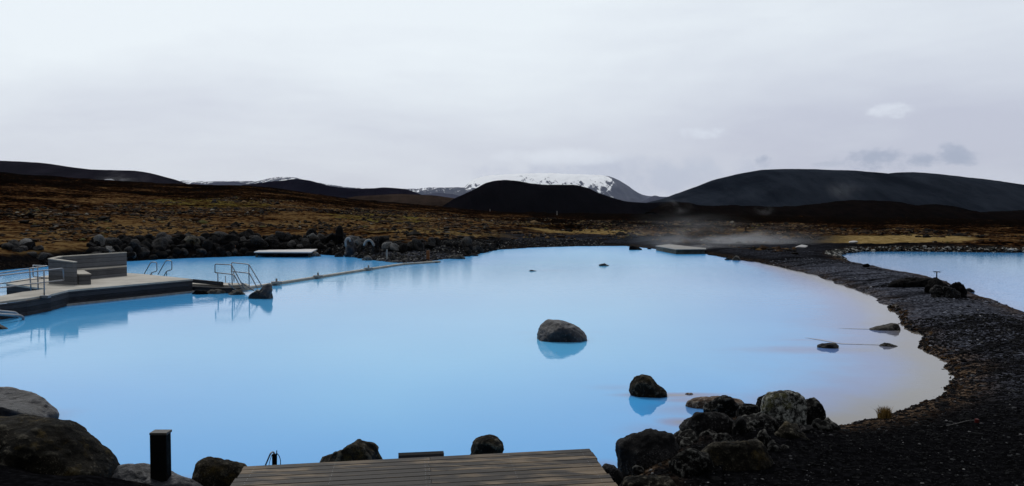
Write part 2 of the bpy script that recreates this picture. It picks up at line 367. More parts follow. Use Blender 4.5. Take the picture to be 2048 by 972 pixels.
def ground_mat():
    m, t, b = newmat('ground'); co = coords(t)
    A = lambda n: t.node('ShaderNodeAttribute', attribute_name=n).outputs['Fac']
    fine = t.noise(co, 9, 5, .7); speck = t.noise(co, 26, 3, .6); mid = t.noise(co, 1.3, 6, .6, .3); wide = t.noise(co, .16, 5, .6, .5)
    vor = t.node('ShaderNodeTexVoronoi'); t.put(vor.inputs['Vector'], co); vor.inputs['Scale'].default_value = 16
    # black gravel with paler chips and ashen, worn streaks
    ash = t.m('MULTIPLY', t.ramp(t.noise(t.mapping(co, (.55, 1.5, 1)), .55, 6, .62, .5), .33, .60), A('ash'))
    grav = t.mix(t.ramp(fine, .4, .75), (.0022,.0022,.0026), (.009,.009,.0105))
    grav = t.mix(t.m('MULTIPLY', ash, .9), grav, t.mix(t.ramp(fine, .42, .62), (.010,.011,.016), (.125,.133,.165)))
    grav = t.mix(t.m('MULTIPLY', t.ramp(speck, .70, .76), A('chips')), grav, (.16,.155,.15))
    # heath
    dk = (.0018,.0012,.0008); red = (.026,.010,.004); br = (.060,.031,.013); oc = (.125,.078,.032); ol = (.10,.088,.018)
    tus = t.noise(t.mapping(co, (.22,.8,1)), .9, 5, .72, .3)
    v = t.m('ADD', t.m('MULTIPLY', mid, .5), t.m('ADD', t.m('MULTIPLY', tus, .35), t.m('MULTIPLY', wide, .3)))
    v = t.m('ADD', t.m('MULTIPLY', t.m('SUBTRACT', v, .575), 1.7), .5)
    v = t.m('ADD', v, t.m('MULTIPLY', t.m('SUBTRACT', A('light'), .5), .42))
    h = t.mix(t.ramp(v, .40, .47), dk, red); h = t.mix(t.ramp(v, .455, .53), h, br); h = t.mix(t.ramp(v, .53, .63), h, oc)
    h = t.mix(t.m('MULTIPLY', A('olive'), t.m('MULTIPLY', t.ramp(v, .46, .54), t.ramp(wide, .4, .6, .15, .75))), h, ol)
    stone = t.m('MULTIPLY', t.ramp(speck, .72, .77), .7); h = t.mix(t.m('MULTIPLY', stone, t.ramp(mid, .5, .55)), h, (.16,.145,.13))
    h = t.mix(t.m('MULTIPLY', A('ochre'), t.ramp(fine, .25, .5, .5, 1)), h, t.mix(t.ramp(mid, .35, .65), (.13,.085,.03), (.27,.19,.08)))
    col = t.mix(A('veg'), grav, h)
    edge = t.m('MULTIPLY', A('edge'), t.ramp(t.noise(co, 3, 5, .65), .38, .55))
    col = t.mix(edge, col, t.mix(t.ramp(fine, .4, .62), (.02,.011,.006), (.13,.09,.06)))
    t.put(b.inputs['Base Color'], col); b.inputs['Roughness'].default_value = .85; b.inputs['Specular IOR Level'].default_value = .0
    bump(t, b, t.m('ADD', t.m('MULTIPLY', fine, .6), t.m('ADD', mid, t.m('MULTIPLY', speck, .3))), .7, .12)
    return m
verts = np.stack([GX, GY, gh], -1).reshape(-1, 3)
ground = np_obj('ground', verts, grid_quads(), ground_mat()); tag(ground, kind='structure')
nz = fbm(GX*.06, GY*.06, 31, 4); nz2 = fbm(GX*.25, GY*.25, 32, 4)
dd = gd + nz2*3
fieldL = smooth((dd-4.5)/2.5)*smooth((gr-62)/10)*smooth((1500-gu)/700+.5)
wl = smooth((1080-gu+nz*160)/160); veg = wl*smooth((dd-4.0)/1.5)*smooth((gr-58)/6) + (1-wl)*smooth((gr-97+nz*25)/10)
wr = smooth((gu-1600+nz*100)/120); veg = wr*smooth((gr-84+nz2*6)/3)+(1-wr)*veg
veg = np.where((gr > 60) & (gu < 185+nz2*60), np.maximum(veg, smooth((gd-1.2)/1)), veg)
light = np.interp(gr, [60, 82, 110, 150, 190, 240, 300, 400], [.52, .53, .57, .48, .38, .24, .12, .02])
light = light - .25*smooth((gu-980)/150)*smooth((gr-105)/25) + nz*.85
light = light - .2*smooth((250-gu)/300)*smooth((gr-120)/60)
arc = lambda u0, u1, r0, r1, soft=.35: smooth((1-((gu+nz*60-(u0+u1)/2)/((u1-u0)/2))**2-((gr+nz2*9-(r0+r1)/2)/((r1-r0)/2))**2+nz2*.5)/soft)
ochre = np.clip(arc(1520, 1960, 84, 108) + .8*arc(1040, 1300, 100, 122) + .5*arc(700, 1200, 84, 94) + .5*arc(1330, 1500, 90, 100), 0, 1)
olive = np.clip(arc(300, 560, 150, 210) + arc(640, 880, 120, 170)+ .6*arc(1000, 1200, 130, 160) + .5*arc(880, 1020, 150, 175), 0, 1)
ash = smooth((gu-1450)/200)*smooth((62-gr)/8)*smooth((gr-15.5-nz2*6)/6) + .35*smooth((gd1)/2)*smooth((gu-950)/100)*smooth((1750-gu)/200)*smooth((110-gr)/20)*smooth((gr-55)/10)
spitm = np.exp(-((GX+7.5)/4.5)**2-((GY-60)/5.)**2)
ash = np.clip(ash + spitm*1.1, 0, 1)
edge = np.exp(-((gd1-.25)/.45)**2)*np.where(gu > 1000, 1, .4)*(gd1 > -.5)*np.where(gr > 24, .3, .9)
edge = np.maximum(edge, np.exp(-((gd2-.4)/.7)**2)*.6)
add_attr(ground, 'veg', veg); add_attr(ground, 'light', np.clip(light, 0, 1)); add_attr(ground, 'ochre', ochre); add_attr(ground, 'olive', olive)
add_attr(ground, 'ash', ash); add_attr(ground, 'edge', np.clip(edge, 0, 1)); add_attr(ground, 'chips', np.clip(.35+spitm+smooth((gr-10)/-3)*.5, 0, 1))

# ------------------------------------------------------------------ water
def water_mat():
    m, t, b = newmat('milky_water'); co = coords(t)
    A = lambda n: t.node('ShaderNodeAttribute', attribute_name=n).outputs['Fac']
    n1 = t.noise(co, .09, 4, .5); sh = A('shallow')
    deep = t.mix(t.m('ADD', A('open'), t.m('MULTIPLY', t.m('SUBTRACT', n1, .5), .9), clamp=True), (.058,.355,.77), (.125,.480,.83))
    lav = (.12,.195,.41); tan = (.165,.145,.125)
    sh2 = t.m('ADD', sh, t.m('MULTIPLY', t.m('SUBTRACT', t.noise(co, .8, 4, .55), .5), .25))
    col = t.mix(t.ramp(sh2, .08, .62), deep, lav); col = t.mix(t.ramp(sh2, .55, .97), col, tan)
    t.put(b.inputs['Base Color'], col); t.put(b.inputs['Roughness'], A('rough')); b.inputs['IOR'].default_value = 1.33
    b.inputs['Specular IOR Level'].default_value = .5
    w1 = t.noise(t.mapping(co, (.7, 1.6, 1)), 2.2, 3, .5); w2 = t.noise(t.mapping(co, (1, 2, 1)), 9, 2, .5)
    calm = A('calm')
    h = t.m('MULTIPLY', t.m('ADD', w1, t.m('MULTIPLY', w2, .25)), calm)
    bump(t, b, h, .5, .022); return m
WM = water_mat()
def water(name, mask, d, extra):
    q = grid_quads(mask); used = np.unique(q); remap = np.full(nr*na, -1); remap[used] = np.arange(len(used))
    v = np.stack([GX, GY, np.zeros_like(GX)], -1).reshape(-1, 3)[used]
    o = np_obj(name, v, remap[q], WM); tag(o, kind='structure')
    dep = -np.minimum(d, 0).ravel()[used]; x = v[:,0]; y = v[:,1]
    u = CX + F*x/np.maximum(y, .1); r = np.hypot(x, y)
    if extra:
        wdt = np.interp(r, [10, 16, 25, 40, 60, 90], [1.3, 2.3, 2.4, 2.3, 1.7, .6])
        s = np.exp(-(dep/wdt)**1.4)*smooth((u-1380)/200)
        for (px, py, a, b_, k) in [(1700,700,3.0,.9,.6),(1760,700,2.4,1.0,.75),(1740,682,1.2,.25,.5),(1640,680,1.5,.25,.45),(1350,790,1.1,.22,.85),(1380,800,.7,.3,.6),(1225,775,.8,.5,.25),(1385,820,1.2,.7,.4),
              (1500,735,2.4,1.8,.16),(1100,541,2.6,1.2,.22),(1230,531,3,1.5,.12),(1060,665,.9,.8,.18),(1190,665,.6,.7,.14),(1310,860,.9,.7,.35),(1370,845,.5,.35,.8),(350,968,.7,.4,.45),(110,830,.6,.7,.3),(25,700,1.6,1.,.12),(1210,932,.3,.4,.4)]:
            c = P(px, py); s = np.maximum(s, k*np.exp(-((x-c.x)/a)**2-((y-c.y)/b_)**2))
        calm = np.interp(r, [8, 15, 30, 60, 90], [.10, .12, .25, 1.1, 3.2])
        calm = calm + 1.0*((u < 690) & (r > 43)) 
    else:
        s = np.exp(-(dep/1.5)**1.2)*.25; calm = np.full(len(x), .9)
        s = s + .12
    add_attr(o, 'open', smooth((dep-1.0)/np.interp(r, [10, 30, 60], [6, 10, 12]))*(1-.95*np.exp(-((x+17)/9)**2-((y-32)/8.)**2)) + .35*(np.abs(x+9) < 25)*smooth((y-44)/10)*smooth((x+14)/6)*extra)
    add_attr(o, 'shallow', np.clip(s, 0, 1)); add_attr(o, 'calm', calm); add_attr(o, 'rough', np.interp(r, [20, 35, 55, 90], [.02, .03, .14, .26] if extra else [.03, .03, .05, .06])); return o
water('lagoon_water', (gd1 < 2.0) & (gr < 400), sdist(GX, GY, W1), True)
water('side_lagoon_water', (gd2 < 2.0) & (gd1 > 2.0) & (gr < 900), sdist(GX, GY, W2), False)

# ------------------------------------------------------------------ hills and mountains
def hill_mat(name, c1, c2, scale, snow=None, cut=.5, streak=(1,1,1), z0=0, z1=1, xe=None, k0=-.28, k1=.42, patch=None, cap=None):
    m, t, b = newmat(name); co = coords(t)
    n = t.noise(co, scale, 7, .65, .3); gl = t.noise(t.mapping(t.mapping(co, rot=(0, .35, 0)), (3.2, .6, .5)), scale, 6, .7, .5)
    n = t.m('ADD', t.m('MULTIPLY', n, .55), t.m('MULTIPLY', gl, .45)); col = t.mix(t.ramp(n, .38, .64), c1, c2)
    if snow is not None:
        s = t.node('ShaderNodeSeparateXYZ'); t.put(s.inputs[0], co)
        k = t.ramp(s.outputs[2], z0, z1, k0, k1, smooth=False)
        if xe: k = t.m('SUBTRACT', k, t.ramp(s.outputs[0], xe[0], xe[1], 0, .9))
        n2 = t.noise(t.mapping(t.mapping(co, rot=(0, .5, 0)), streak), 1, 7, .62, .8)
        n3 = t.noise(t.mapping(t.mapping(co, rot=(0, -.75, 0)), tuple(q*.9 for q in streak), loc=(5,3,1)), 1, 7, .66, 1.2); n4 = t.noise(co, .0025, 5, .6)
        n2 = t.m('ADD', t.m('ADD', t.m('MULTIPLY', n2, .42), t.m('MULTIPLY', n3, .38)), t.m('MULTIPLY', n4, .2))
        if cap is not None: k = t.m('ADD', k, t.ramp(s.outputs[2], cap-12, cap+6, 0, .4))
        col = t.mix(t.ramp(t.m('ADD', n2, k), cut, cut+.05), col, snow)
    if patch:
        s = t.node('ShaderNodeSeparateXYZ'); t.put(s.inputs[0], co); px_, pz_, ax_, az_ = patch
        dx_ = t.m('DIVIDE', t.m('SUBTRACT', s.outputs[0], px_), ax_); dz_ = t.m('DIVIDE', t.m('ADD', t.m('SUBTRACT', s.outputs[2], pz_), t.m('MULTIPLY', t.m('SUBTRACT', s.outputs[0], px_), .3)), az_)
        q = t.m('ADD', t.m('ADD', t.m('MULTIPLY', dx_, dx_), t.m('MULTIPLY', dz_, dz_)), t.m('MULTIPLY', t.m('SUBTRACT', t.noise(co, .15, 3), .5), 1.5))
        col = t.mix(t.ramp(q, 1.1, .8), col, (.42,.42,.45))
    t.put(b.inputs['Base Color'], col); b.inputs['Roughness'].default_value = .95; b.inputs['Specular IOR Level'].default_value = .0
    bump(t, b, n, 1.0, .12/scale); return m
def ridge(name, pts, D, depth, mat, amp=.02, seed=0, nx=260, ny=40, base=-25, label=None, power=1.0, curve=0):
    pts = np.array(pts, float); us = np.linspace(pts[0,0], pts[-1,0], nx)
    top = np.interp(us, pts[:,0], pts[:,1]); k = np.ones(5)/5
    top = np.convolve(np.pad(top, 2, mode='edge'), k, 'valid')
    ss = np.linspace(-1, 1, ny); Uu, S = np.meshgrid(us, ss, indexing='ij')
    Yy = D + S*depth; X0 = (Uu-CX)/F*D
    zt = (HY-top)/F*D + H; Zt = np.repeat(zt[:,None], ny, 1)
    prof = np.cos(S*math.pi/2)**power
    span = np.maximum(zt.max()-base, 1)
    Zz = base + (Zt-base)*prof
    n = fbm(X0*8/depth, Yy*8/depth, seed, 5)+.5*fbm(X0*30/depth, Yy*30/depth, seed+3, 4)
    Zz = Zz + n*amp*span*(1-.9*np.exp(-(S/.08)**2)) + fbm(X0*60/depth, Yy*9/depth, seed+6, 3)*amp*.15*span
    v = np.stack([X0, Yy, Zz], -1).reshape(-1, 3)
    i, j = np.meshgrid(np.arange(nx-1), np.arange(ny-1), indexing='ij')
    q = np.stack([i*ny+j, (i+1)*ny+j, (i+1)*ny+j+1, i*ny+j+1], -1).reshape(-1, 4)
    o = np_obj(name, v, q, mat); tag(o, label, kind='structure'); return o
hm_dark = hill_mat('black_hill', (.0015,.0015,.0025), (.0045,.004,.006), .03)
hm_navy = hill_mat('dark_hill', (.004,.004,.009), (.010,.009,.017), .008)
hm_cr = hill_mat('crater_hill', (.003,.005,.010), (.018,.023,.033), .006)
hm_brown = hill_mat('brown_hill', (.018,.012,.009), (.038,.026,.02), .02)
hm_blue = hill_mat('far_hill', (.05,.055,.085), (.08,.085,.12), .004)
hm_left = hill_mat('dark_hill_snow_patch', (.005,.0045,.008), (.013,.011,.017), .008, patch=(-674, 56, 10, 3.2))
SN = (.90,.91,.94)
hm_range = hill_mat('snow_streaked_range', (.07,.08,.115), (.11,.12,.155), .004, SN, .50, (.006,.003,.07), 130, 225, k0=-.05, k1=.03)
hm_table = hill_mat('snow_mountain', (.08,.09,.13), (.12,.13,.17), .002, SN, .50, (.016,.0014,.005), 190, 360, xe=(820, 1200), k0=.02, k1=.12, cap=356)  # distance haze partly painted into the bluish rock colours
ridge('hill', [(-700,350),(-300,322),(0,322),(90,326),(140,334),(190,340),(280,342),(320,352),(350,362),(375,372),(420,388),(470,405)], 1500, 380, hm_left, .02, 1)
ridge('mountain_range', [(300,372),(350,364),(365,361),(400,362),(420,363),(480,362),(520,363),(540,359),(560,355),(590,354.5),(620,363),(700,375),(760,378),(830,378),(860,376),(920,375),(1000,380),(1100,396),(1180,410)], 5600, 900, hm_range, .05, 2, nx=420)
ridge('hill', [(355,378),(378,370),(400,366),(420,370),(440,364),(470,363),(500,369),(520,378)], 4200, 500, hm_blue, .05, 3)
ridge('hill', [(360,395),(430,386),(470,377),(500,370),(570,362),(600,358),(620,361),(660,372),(700,377),(740,378),(770,375),(800,377),(815,379),(835,386),(852,394),(880,404),(920,418)], 1200, 260, hm_navy, .03, 4)
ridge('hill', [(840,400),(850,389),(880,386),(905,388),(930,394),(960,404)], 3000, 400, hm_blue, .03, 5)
ridge('hill', [(600,420),(660,402),(720,392),(800,388),(870,391),(920,398),(980,412),(1040,424)], 900, 160, hm_brown, .03, 6)
ridge('hill', [(860,432),(880,418),(893,408),(912,396),(930,388),(950,378),(972,366),(990,361.5),(1010,360),(1035,362),(1060,367),(1085,370),(1110,369.5),(1150,370),(1175,376),(1195,386),(1220,395),(1250,403),(1290,406),(1330,404),(1355,403),(1375,408),(1420,416),(1480,428)], 700, 90, hm_dark, .03, 7, base=-8)
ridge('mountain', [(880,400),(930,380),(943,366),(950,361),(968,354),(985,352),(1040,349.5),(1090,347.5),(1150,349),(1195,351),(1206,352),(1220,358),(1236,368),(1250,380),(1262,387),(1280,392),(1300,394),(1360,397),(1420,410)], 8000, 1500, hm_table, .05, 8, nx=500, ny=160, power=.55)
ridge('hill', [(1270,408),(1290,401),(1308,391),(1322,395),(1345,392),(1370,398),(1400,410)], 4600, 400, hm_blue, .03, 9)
ridge('hill', [(1240,415),(1290,406),(1330,397),(1370,382),(1400,371),(1430,359),(1480,347),(1520,340),(1560,338.5),(1620,339.5),(1700,342),(1745,347),(1768,349),(1785,345.5),(1810,345),(1850,348),(1920,356),(2048,375),(2200,398),(2500,425)], 1900, 420, hm_cr, .02, 10, nx=500)
lava_pts = [(1300,424),(1340,404),(1370,406),(1400,412),(1470,411),(1560,414),(1610,411),(1650,406),(1680,402),(1700,401),(1740,401.5),(1780,403),(1800,410),(1840,411),(1865,409),(1885,413),(1900,420),(1930,429),(1980,424),(2048,421),(2200,418),(2600,420)]
rng = np.random.RandomState(4); lu = np.arange(1300, 2600, 5); lt = np.interp(lu, [p[0] for p in lava_pts], [p[1] for p in lava_pts]) + rng.randn(len(lu))*.7
ridge('lava_ridge', list(zip(lu, lt)), 430, 60, hill_mat('lava_ridge', (.0012,.001,.001), (.006,.004,.0035), .12), .08, 11, nx=700, ny=60, base=-3, power=.8)

# ------------------------------------------------------------------ rocks
def ico(sub):
    bm = bmesh.new(); bmesh.ops.create_icosphere(bm, subdivisions=sub, radius=1)
    v = np.array([p.co[:] for p in bm.verts]); f = [tuple(x.index for x in q.verts) for q in bm.faces]; bm.free(); return v, f
ICO = {k: ico(k) for k in (3, 4, 5, 6)}
def vn3(p, s, seed): return (fbm(p[:,0]*s+seed, p[:,1]*s+p[:,2]*s*.7, seed, 4)+fbm(p[:,1]*s-seed, p[:,2]*s+p[:,0]*s*.6, seed+7, 4)+fbm(p[:,2]*s+3, p[:,0]*s-p[:,1]*s*.8, seed+13, 4))/1.5
def facet(dirs, seed, n=16, lo=.72, hi=1.0):
    g = np.random.RandomState(seed); N = g.randn(n, 3); N /= np.linalg.norm(N, axis=1)[:,None]; c = g.uniform(lo, hi, n)
    dt = dirs@N.T; return np.minimum(1.0, np.where(dt > .05, c/np.maximum(dt, .05), 9).min(1))
def rock_mesh(seed, sub=3, flat=.75, rough=.10):
    v, f = ICO[sub]; k = facet(v, seed, 8, .42, .95); p = v*k[:,None]; p = p*(1+rough*vn3(v, 2.3, seed))[:,None] + v*(vn3(v, 7, seed+50)*rough*.4)[:,None]
    p = p*np.array([1, .85, flat]); me = bpy.data.meshes.new('rock'); me.from_pydata(p.tolist(), [], f); me.update(); return me
def outline_rock(pts, base_py, label, mat='lava', depth=.8, z0=0.0, seed=1, sub=5, rough=.12, name='boulder', group=None, fac=(.66,1.0), cat='rock', sink=.6, blk=.8, grow=1.0):
    """a boulder whose skyline runs through pts (photo px); base_py = its front foot at height z0"""
    pts = [Vector(p) for p in pts]; pxc = (pts[0][0]+pts[-1][0])/2
    front = P(pxc, base_py, z0); hw = (max(p[0] for p in pts)-min(p[0] for p in pts))/2/F*front.y; b = hw*depth
    Yc = front.y + b
    top = [PD(p[0], p[1], Yc) for p in pts]; xs = [p.x for p in top]; cx = (min(xs)+max(xs))/2; zm = max(p.z for p in top)-z0
    zc = z0 + zm*.15
    loop = [(p.x-cx, p.z-zc) for p in top]
    lo = [(loop[-1][0]*1.0, z0-zc-.05), (loop[-1][0]*.7, z0-zc-sink*zm), (loop[0][0]*.7, z0-zc-sink*zm), (loop[0][0]*1.0, z0-zc-.05)]
    poly = loop+lo
    th = np.linspace(-math.pi, math.pi, 361); R = np.zeros(361)
    for i, a in enumerate(th):
        c, s = math.cos(a), math.sin(a); best = 0
        for k in range(len(poly)):
            (x1, y1), (x2, y2) = poly[k], poly[(k+1)%len(poly)]; ex, ey = x2-x1, y2-y1; den = c*ey-s*ex
            if abs(den) < 1e-9: continue
            t = (x1*ey-y1*ex)/den; uu = (x1*s-y1*c)/den
            if t > 0 and -1e-6 <= uu <= 1+1e-6: best = max(best, t)
        R[i] = best
    R = np.convolve(np.pad(R, 3, mode='wrap'), np.ones(7)/7, 'valid')
    v, f = ICO[sub]; a = np.arctan2(v[:,2], v[:,0]); pl = np.hypot(v[:,0], v[:,2]); rr = np.interp(a, th, R)
    plb = pl**blk; yy = np.sign(v[:,1])*np.abs(v[:,1])**blk
    p = np.stack([rr*plb*np.cos(a), b*yy, rr*plb*np.sin(a)], -1)
    p = p*facet(v, seed, 17, *fac)[:,None]*1.10*grow; rough = rough*1.35
    sz = max(hw, zm*.5); nn = v
    p = p + nn*(vn3(p/sz, 1.7, seed)*rough*sz*.8 + vn3(p/sz, 5, seed+9)*rough*sz*.6 + vn3(p/sz, 15, seed+19)*rough*sz*.2 - (.5-np.abs(vn3(p/sz, 2.6, seed+29))*2.2).clip(0)**2*rough*sz*.9)[:,None]
    o = mesh_obj(name, p.tolist(), f, M[mat], smooth=True); o.location = (cx, Yc, zc)
    return tag(o, label, cat, group)

R_ = outline_rock
# in the lagoon
R_([(1077,668),(1080,655),(1088,648),(1099,642),(1112,643),(1123,644),(1148,652),(1163,662),(1170,671)], 685, 'large smooth dark grey boulder alone in the middle of the blue lagoon', 'wet_stone', .85, seed=3, fac=(.76,1.0), rough=.085)
R_([(1262,778),(1264,766),(1270,758),(1277,755),(1286,752),(1301,755),(1307,762),(1314,771),(1325,777),(1332,784)], 796, 'black pointed boulder in the water left of the shoreline boulder pile', 'brown_rock', .7, seed=8, rough=.09)
R_([(1738,657),(1755,653),(1770,651),(1788,646),(1794,648),(1797,657)], 661, 'flat tan wedge rock touching the right shore, largest of three flat rocks', 'ledge', .5, seed=4, fac=(.8,1.0), name='rock')
R_([(1637,691),(1645,687),(1655,683.5),(1664,684),(1670,687),(1678,690)], 697, 'low dark flat rock with pale flecks on the shallow sandbar', 'ledge', .55, seed=5, name='rock')
R_([(1759,690.5),(1770,686),(1780,687),(1795,691.5)], 693.5, 'thin pale rock just breaking the shallow water near the right shore', 'ledge', .5, seed=6, name='rock')
R_([(1258,498),(1259,491),(1266,490.5),(1272,492),(1283,498)], 500, 'small dark rock in the lagoon left of the far landing stage', 'lava', .6, seed=7, sub=4, name='rock')
R_([(1294,498),(1297,495),(1301,495.5),(1303,498)], 498.5, 'tiny rock in the water right beside the far landing stage', 'lava', .6, seed=9, sub=3, name='rock')
R_([(1465,519),(1468,513),(1473,510),(1478,512),(1482,519)], 521, 'upright brown rock at the far right end of the landing stage shore', 'ledge', .6, seed=10, sub=4, name='rock')
R_([(1449,519),(1454,515.5),(1460,516),(1465,519)], 520, 'low dark rock leaning against the upright brown rock', 'lava_grey', .6, seed=12, sub=4, name='rock')
R_([(1059,541.5),(1063,539.5),(1069,541),(1075,542.5)], 542.5, 'tiny black rock awash in the far lagoon, left of the pale one', 'lava', .5, seed=13, sub=3, name='rock')
R_([(1196,529),(1203,526.5),(1209,526.5),(1215,529),(1220,531)], 532, 'small pale crusted rock awash in the far lagoon', 'pale', .6, seed=14, sub=4, name='rock')
R_([(1369,788),(1377,785.5),(1385,786),(1389,788.5)], 789.5, 'tiny rust brown stone between the pointed boulder and the pile', 'crust', .5, seed=15, sub=4, name='rock')
# boulder pile at lower right
PG = 'boulders piled on the near right shore'
def pile(pts, base, label, mat='boulder', **k):
    k.setdefault('grow', 1.1); return R_(pts, base, label, mat, group=PG, **k)
pile([(1384,803),(1392,798),(1404,795.5),(1420,796),(1440,797),(1470,800),(1478,804)], 817, 'flat rust brown rock lying in the water behind the pile', mat='crust', seed=21, depth=.4, fac=(.8,1.0))
pile([(1404,817),(1425,806),(1438,800),(1450,795),(1462,801),(1468,808),(1475,822)], 828, 'small triangular black boulder at the water side of the pile', depth=.5, seed=22, z0=.1)
pile([(1472,822),(1478,812),(1488,805.5),(1500,806),(1512,809),(1520,826)], 842, 'low black boulder between the triangular one and the speckled one', depth=.6, seed=23, z0=.15)
pile([(1506,820),(1512,803),(1520,792),(1532,788),(1546,789),(1556,794),(1562,812)], 842, 'black boulder just left of and behind the speckled boulder', depth=.7, seed=24, z0=.15)
pile([(1532,815),(1535,802),(1545,793),(1565,789.5),(1580,790),(1593,794),(1604,805),(1605,822)], 846, 'round boulder speckled white with lichen, on top of the pile', mat='lichen', depth=.7, seed=25, z0=.3, fac=(.8,1.0))
pile([(1600,825),(1606,810),(1618,806),(1630,803),(1638,810),(1644,822),(1648,834),(1664,850)], 864, 'black boulder at the right end of the pile', depth=.6, seed=26, z0=.05)
pile([(1366,865),(1370,856),(1380,842),(1390,825),(1402,824),(1420,826),(1447,834),(1462,844),(1474,862)], 892, 'angular grey streaked boulder in the left middle of the pile', depth=.6, seed=27, z0=.15, mat='lava_grey')
pile([(1464,860),(1475,842),(1495,832),(1520,834),(1545,845),(1560,868)], 890, 'broad black boulder in the centre of the pile', depth=.6, seed=28, z0=.2)
pile([(1545,868),(1556,853),(1576,845),(1598,857),(1614,870),(1625,888)], 900, 'black boulder with olive lichen below the speckled one', mat='brown_rock', depth=.6, seed=29, z0=.2)
pile([(1336,890),(1345,876),(1362,868),(1380,866),(1400,878),(1412,900)], 912, 'low black boulder between the two largest of the pile', depth=.6, seed=30, z0=.15)
pile([(1227,935),(1232,918),(1247,895),(1268,884),(1300,876),(1322,877),(1340,884),(1352,900),(1362,925)], 968, 'big rounded black boulder at the left foot of the pile', mat='lava_grey', depth=.6, seed=31, z0=0)
pile([(1408,915),(1416,902),(1433,890),(1452,884),(1480,882),(1510,889),(1522,905),(1534,930)], 955, 'wide boulder with pale crest at the bottom of the pile', mat='brown_rock', depth=.6, seed=32, z0=.2)
pile([(1345,930),(1360,912),(1385,905),(1410,915),(1425,945)], 968, 'black boulder between the big rounded one and the pale crested one', depth=.6, seed=33, z0=.2)
pile([(1204,945),(1212,936),(1228,940),(1242,952),(1252,975)], 995, 'small grey stone tucked beside the near wooden deck', mat='lava_grey', depth=.7, seed=34, z0=0)
pile([(1240,985),(1256,962),(1300,958),(1335,962),(1352,985)], 1010, 'low mossy rock at the very bottom of the pile', mat='brown_rock', depth=.6, seed=35, z0=.1)
pile([(1366,852),(1372,846),(1384,842),(1394,845),(1400,852)], 854, 'small pale orange stone at the water edge of the pile', mat='crust', seed=36, depth=.4)
rngp = random.Random(8)
for k, (px, py, z) in enumerate([(1395,868,.3),(1420,872,.35),(1500,862,.4),(1530,880,.4),(1375,898,.25),(1445,880,.4),(1590,880,.3),(1610,868,.3),(1550,900,.3),(1640,862,.2),(1395,930,.3),(1320,945,.2),(1275,950,.15),(1525,915,.3),(1480,858,.45),(1360,880,.2),(1575,905,.25),(1660,858,.15)]):
    w_ = rngp.uniform(13, 24); hh = rngp.uniform(14, 24)
    pile([(px-w_, py), (px-w_*rngp.uniform(.5,.8), py-hh*rngp.uniform(.5,.9)), (px-w_*rngp.uniform(0,.3), py-hh), (px+w_*rngp.uniform(.4,.7), py-hh*rngp.uniform(.4,.9)), (px+w_, py)], py+4,
         'small black angular rock wedged ' + ['between the upper left boulders','between the upper left boulders','below the speckled boulder','below the speckled boulder','above the big rounded boulder','in the middle of the pile','at the right end of the pile','at the right end of the pile','right of the pale crested boulder','where the pile meets the shore','left of the pale crested boulder','in front of the big rounded boulder','in front of the big rounded boulder','under the right end of the pale crested boulder','right behind the broad black boulder','left of the angular grey streaked boulder','farthest right of the pale crested boulder','last of all at the right tip of the pile'][k], depth=.8, seed=200+k, z0=z, sub=4, name='rock', mat=rngp.choice(['boulder','boulder','lava_grey']))
# lower left
R_([(-140,890),(-60,858),(0,850),(30,848),(62,857),(80,855),(120,868),(150,893),(175,915),(195,930),(208,950),(218,978)], 1060, 'huge dark boulder filling the lower left corner', 'brown_rock', .7, seed=41, sub=6, fac=(.8,1.0), rough=.085)
R_([(-130,815),(-80,790),(0,782),(25,786),(45,792),(62,800),(74,812),(88,823),(99,829),(101,838)], 868, 'grey slab topped boulder behind the huge corner boulder', 'wet_stone', .6, seed=42, sub=6, fac=(.75,1.0), rough=.09)
R_([(226,985),(231,955),(238,941),(255,937),(290,938),(330,946),(352,953),(378,964),(400,985)], 1050, 'flat grey boulder under the black bollard lamp', 'wet_stone', .6, seed=43, sub=6, fac=(.8,1.0), rough=.085)
R_([(392,970),(393,940),(398,927),(414,921),(440,926),(462,930),(487,935),(500,965)], 1020, 'black boulder with a mossy orange left flank beside the near deck', 'brown_rock', .6, seed=44, fac=(.75,1.0))
R_([(634,928),(650,909),(668,899),(690,890),(714,886),(742,891),(760,899),(770,928)], 955, 'rounded brown boulder behind the near deck, larger of two', 'brown_rock', .7, seed=45)
R_([(936,920),(944,895),(953,883),(965,879),(978,874),(994,879),(1004,890),(1010,918)], 938, 'small knobbly boulder behind the near deck, right of the raised board', 'brown_rock', .8, seed=46)
# near the left deck
R_([(499,592),(506,580),(512,576),(520,580),(528,572),(538,568),(542,575),(546,588),(548,594)], 598, 'split dark boulder at the end of the lagoon stairs', 'wet_stone', .6, seed=51, sub=5)
R_([(386,587),(394,580),(410,581),(418,587)], 589, 'dark wet stone under the low jetty nearest the board face', 'lava', .6, seed=52, sub=4, name='rock')
R_([(412,586),(425,579),(437,577.5),(445,581),(452,586)], 588, 'tan stone under the low jetty', 'ledge', .6, seed=53, sub=4, name='rock')
R_([(453,588),(465,581),(480,580),(492,588)], 590, 'flat tan stone below the lagoon stairs', 'ledge', .6, seed=54, sub=4, name='rock')
R_([(-30,655),(-10,649),(5,650),(16,655)], 660, 'low dark stone at the left edge below the water handrails', 'ledge', .7, seed=55, sub=4, name='rock')
R_([(28,622),(33,618),(48,616),(56,622)], 624, 'small dark stones heap at the left end of the board face', 'lava', .7, seed=56, sub=4, name='rock')

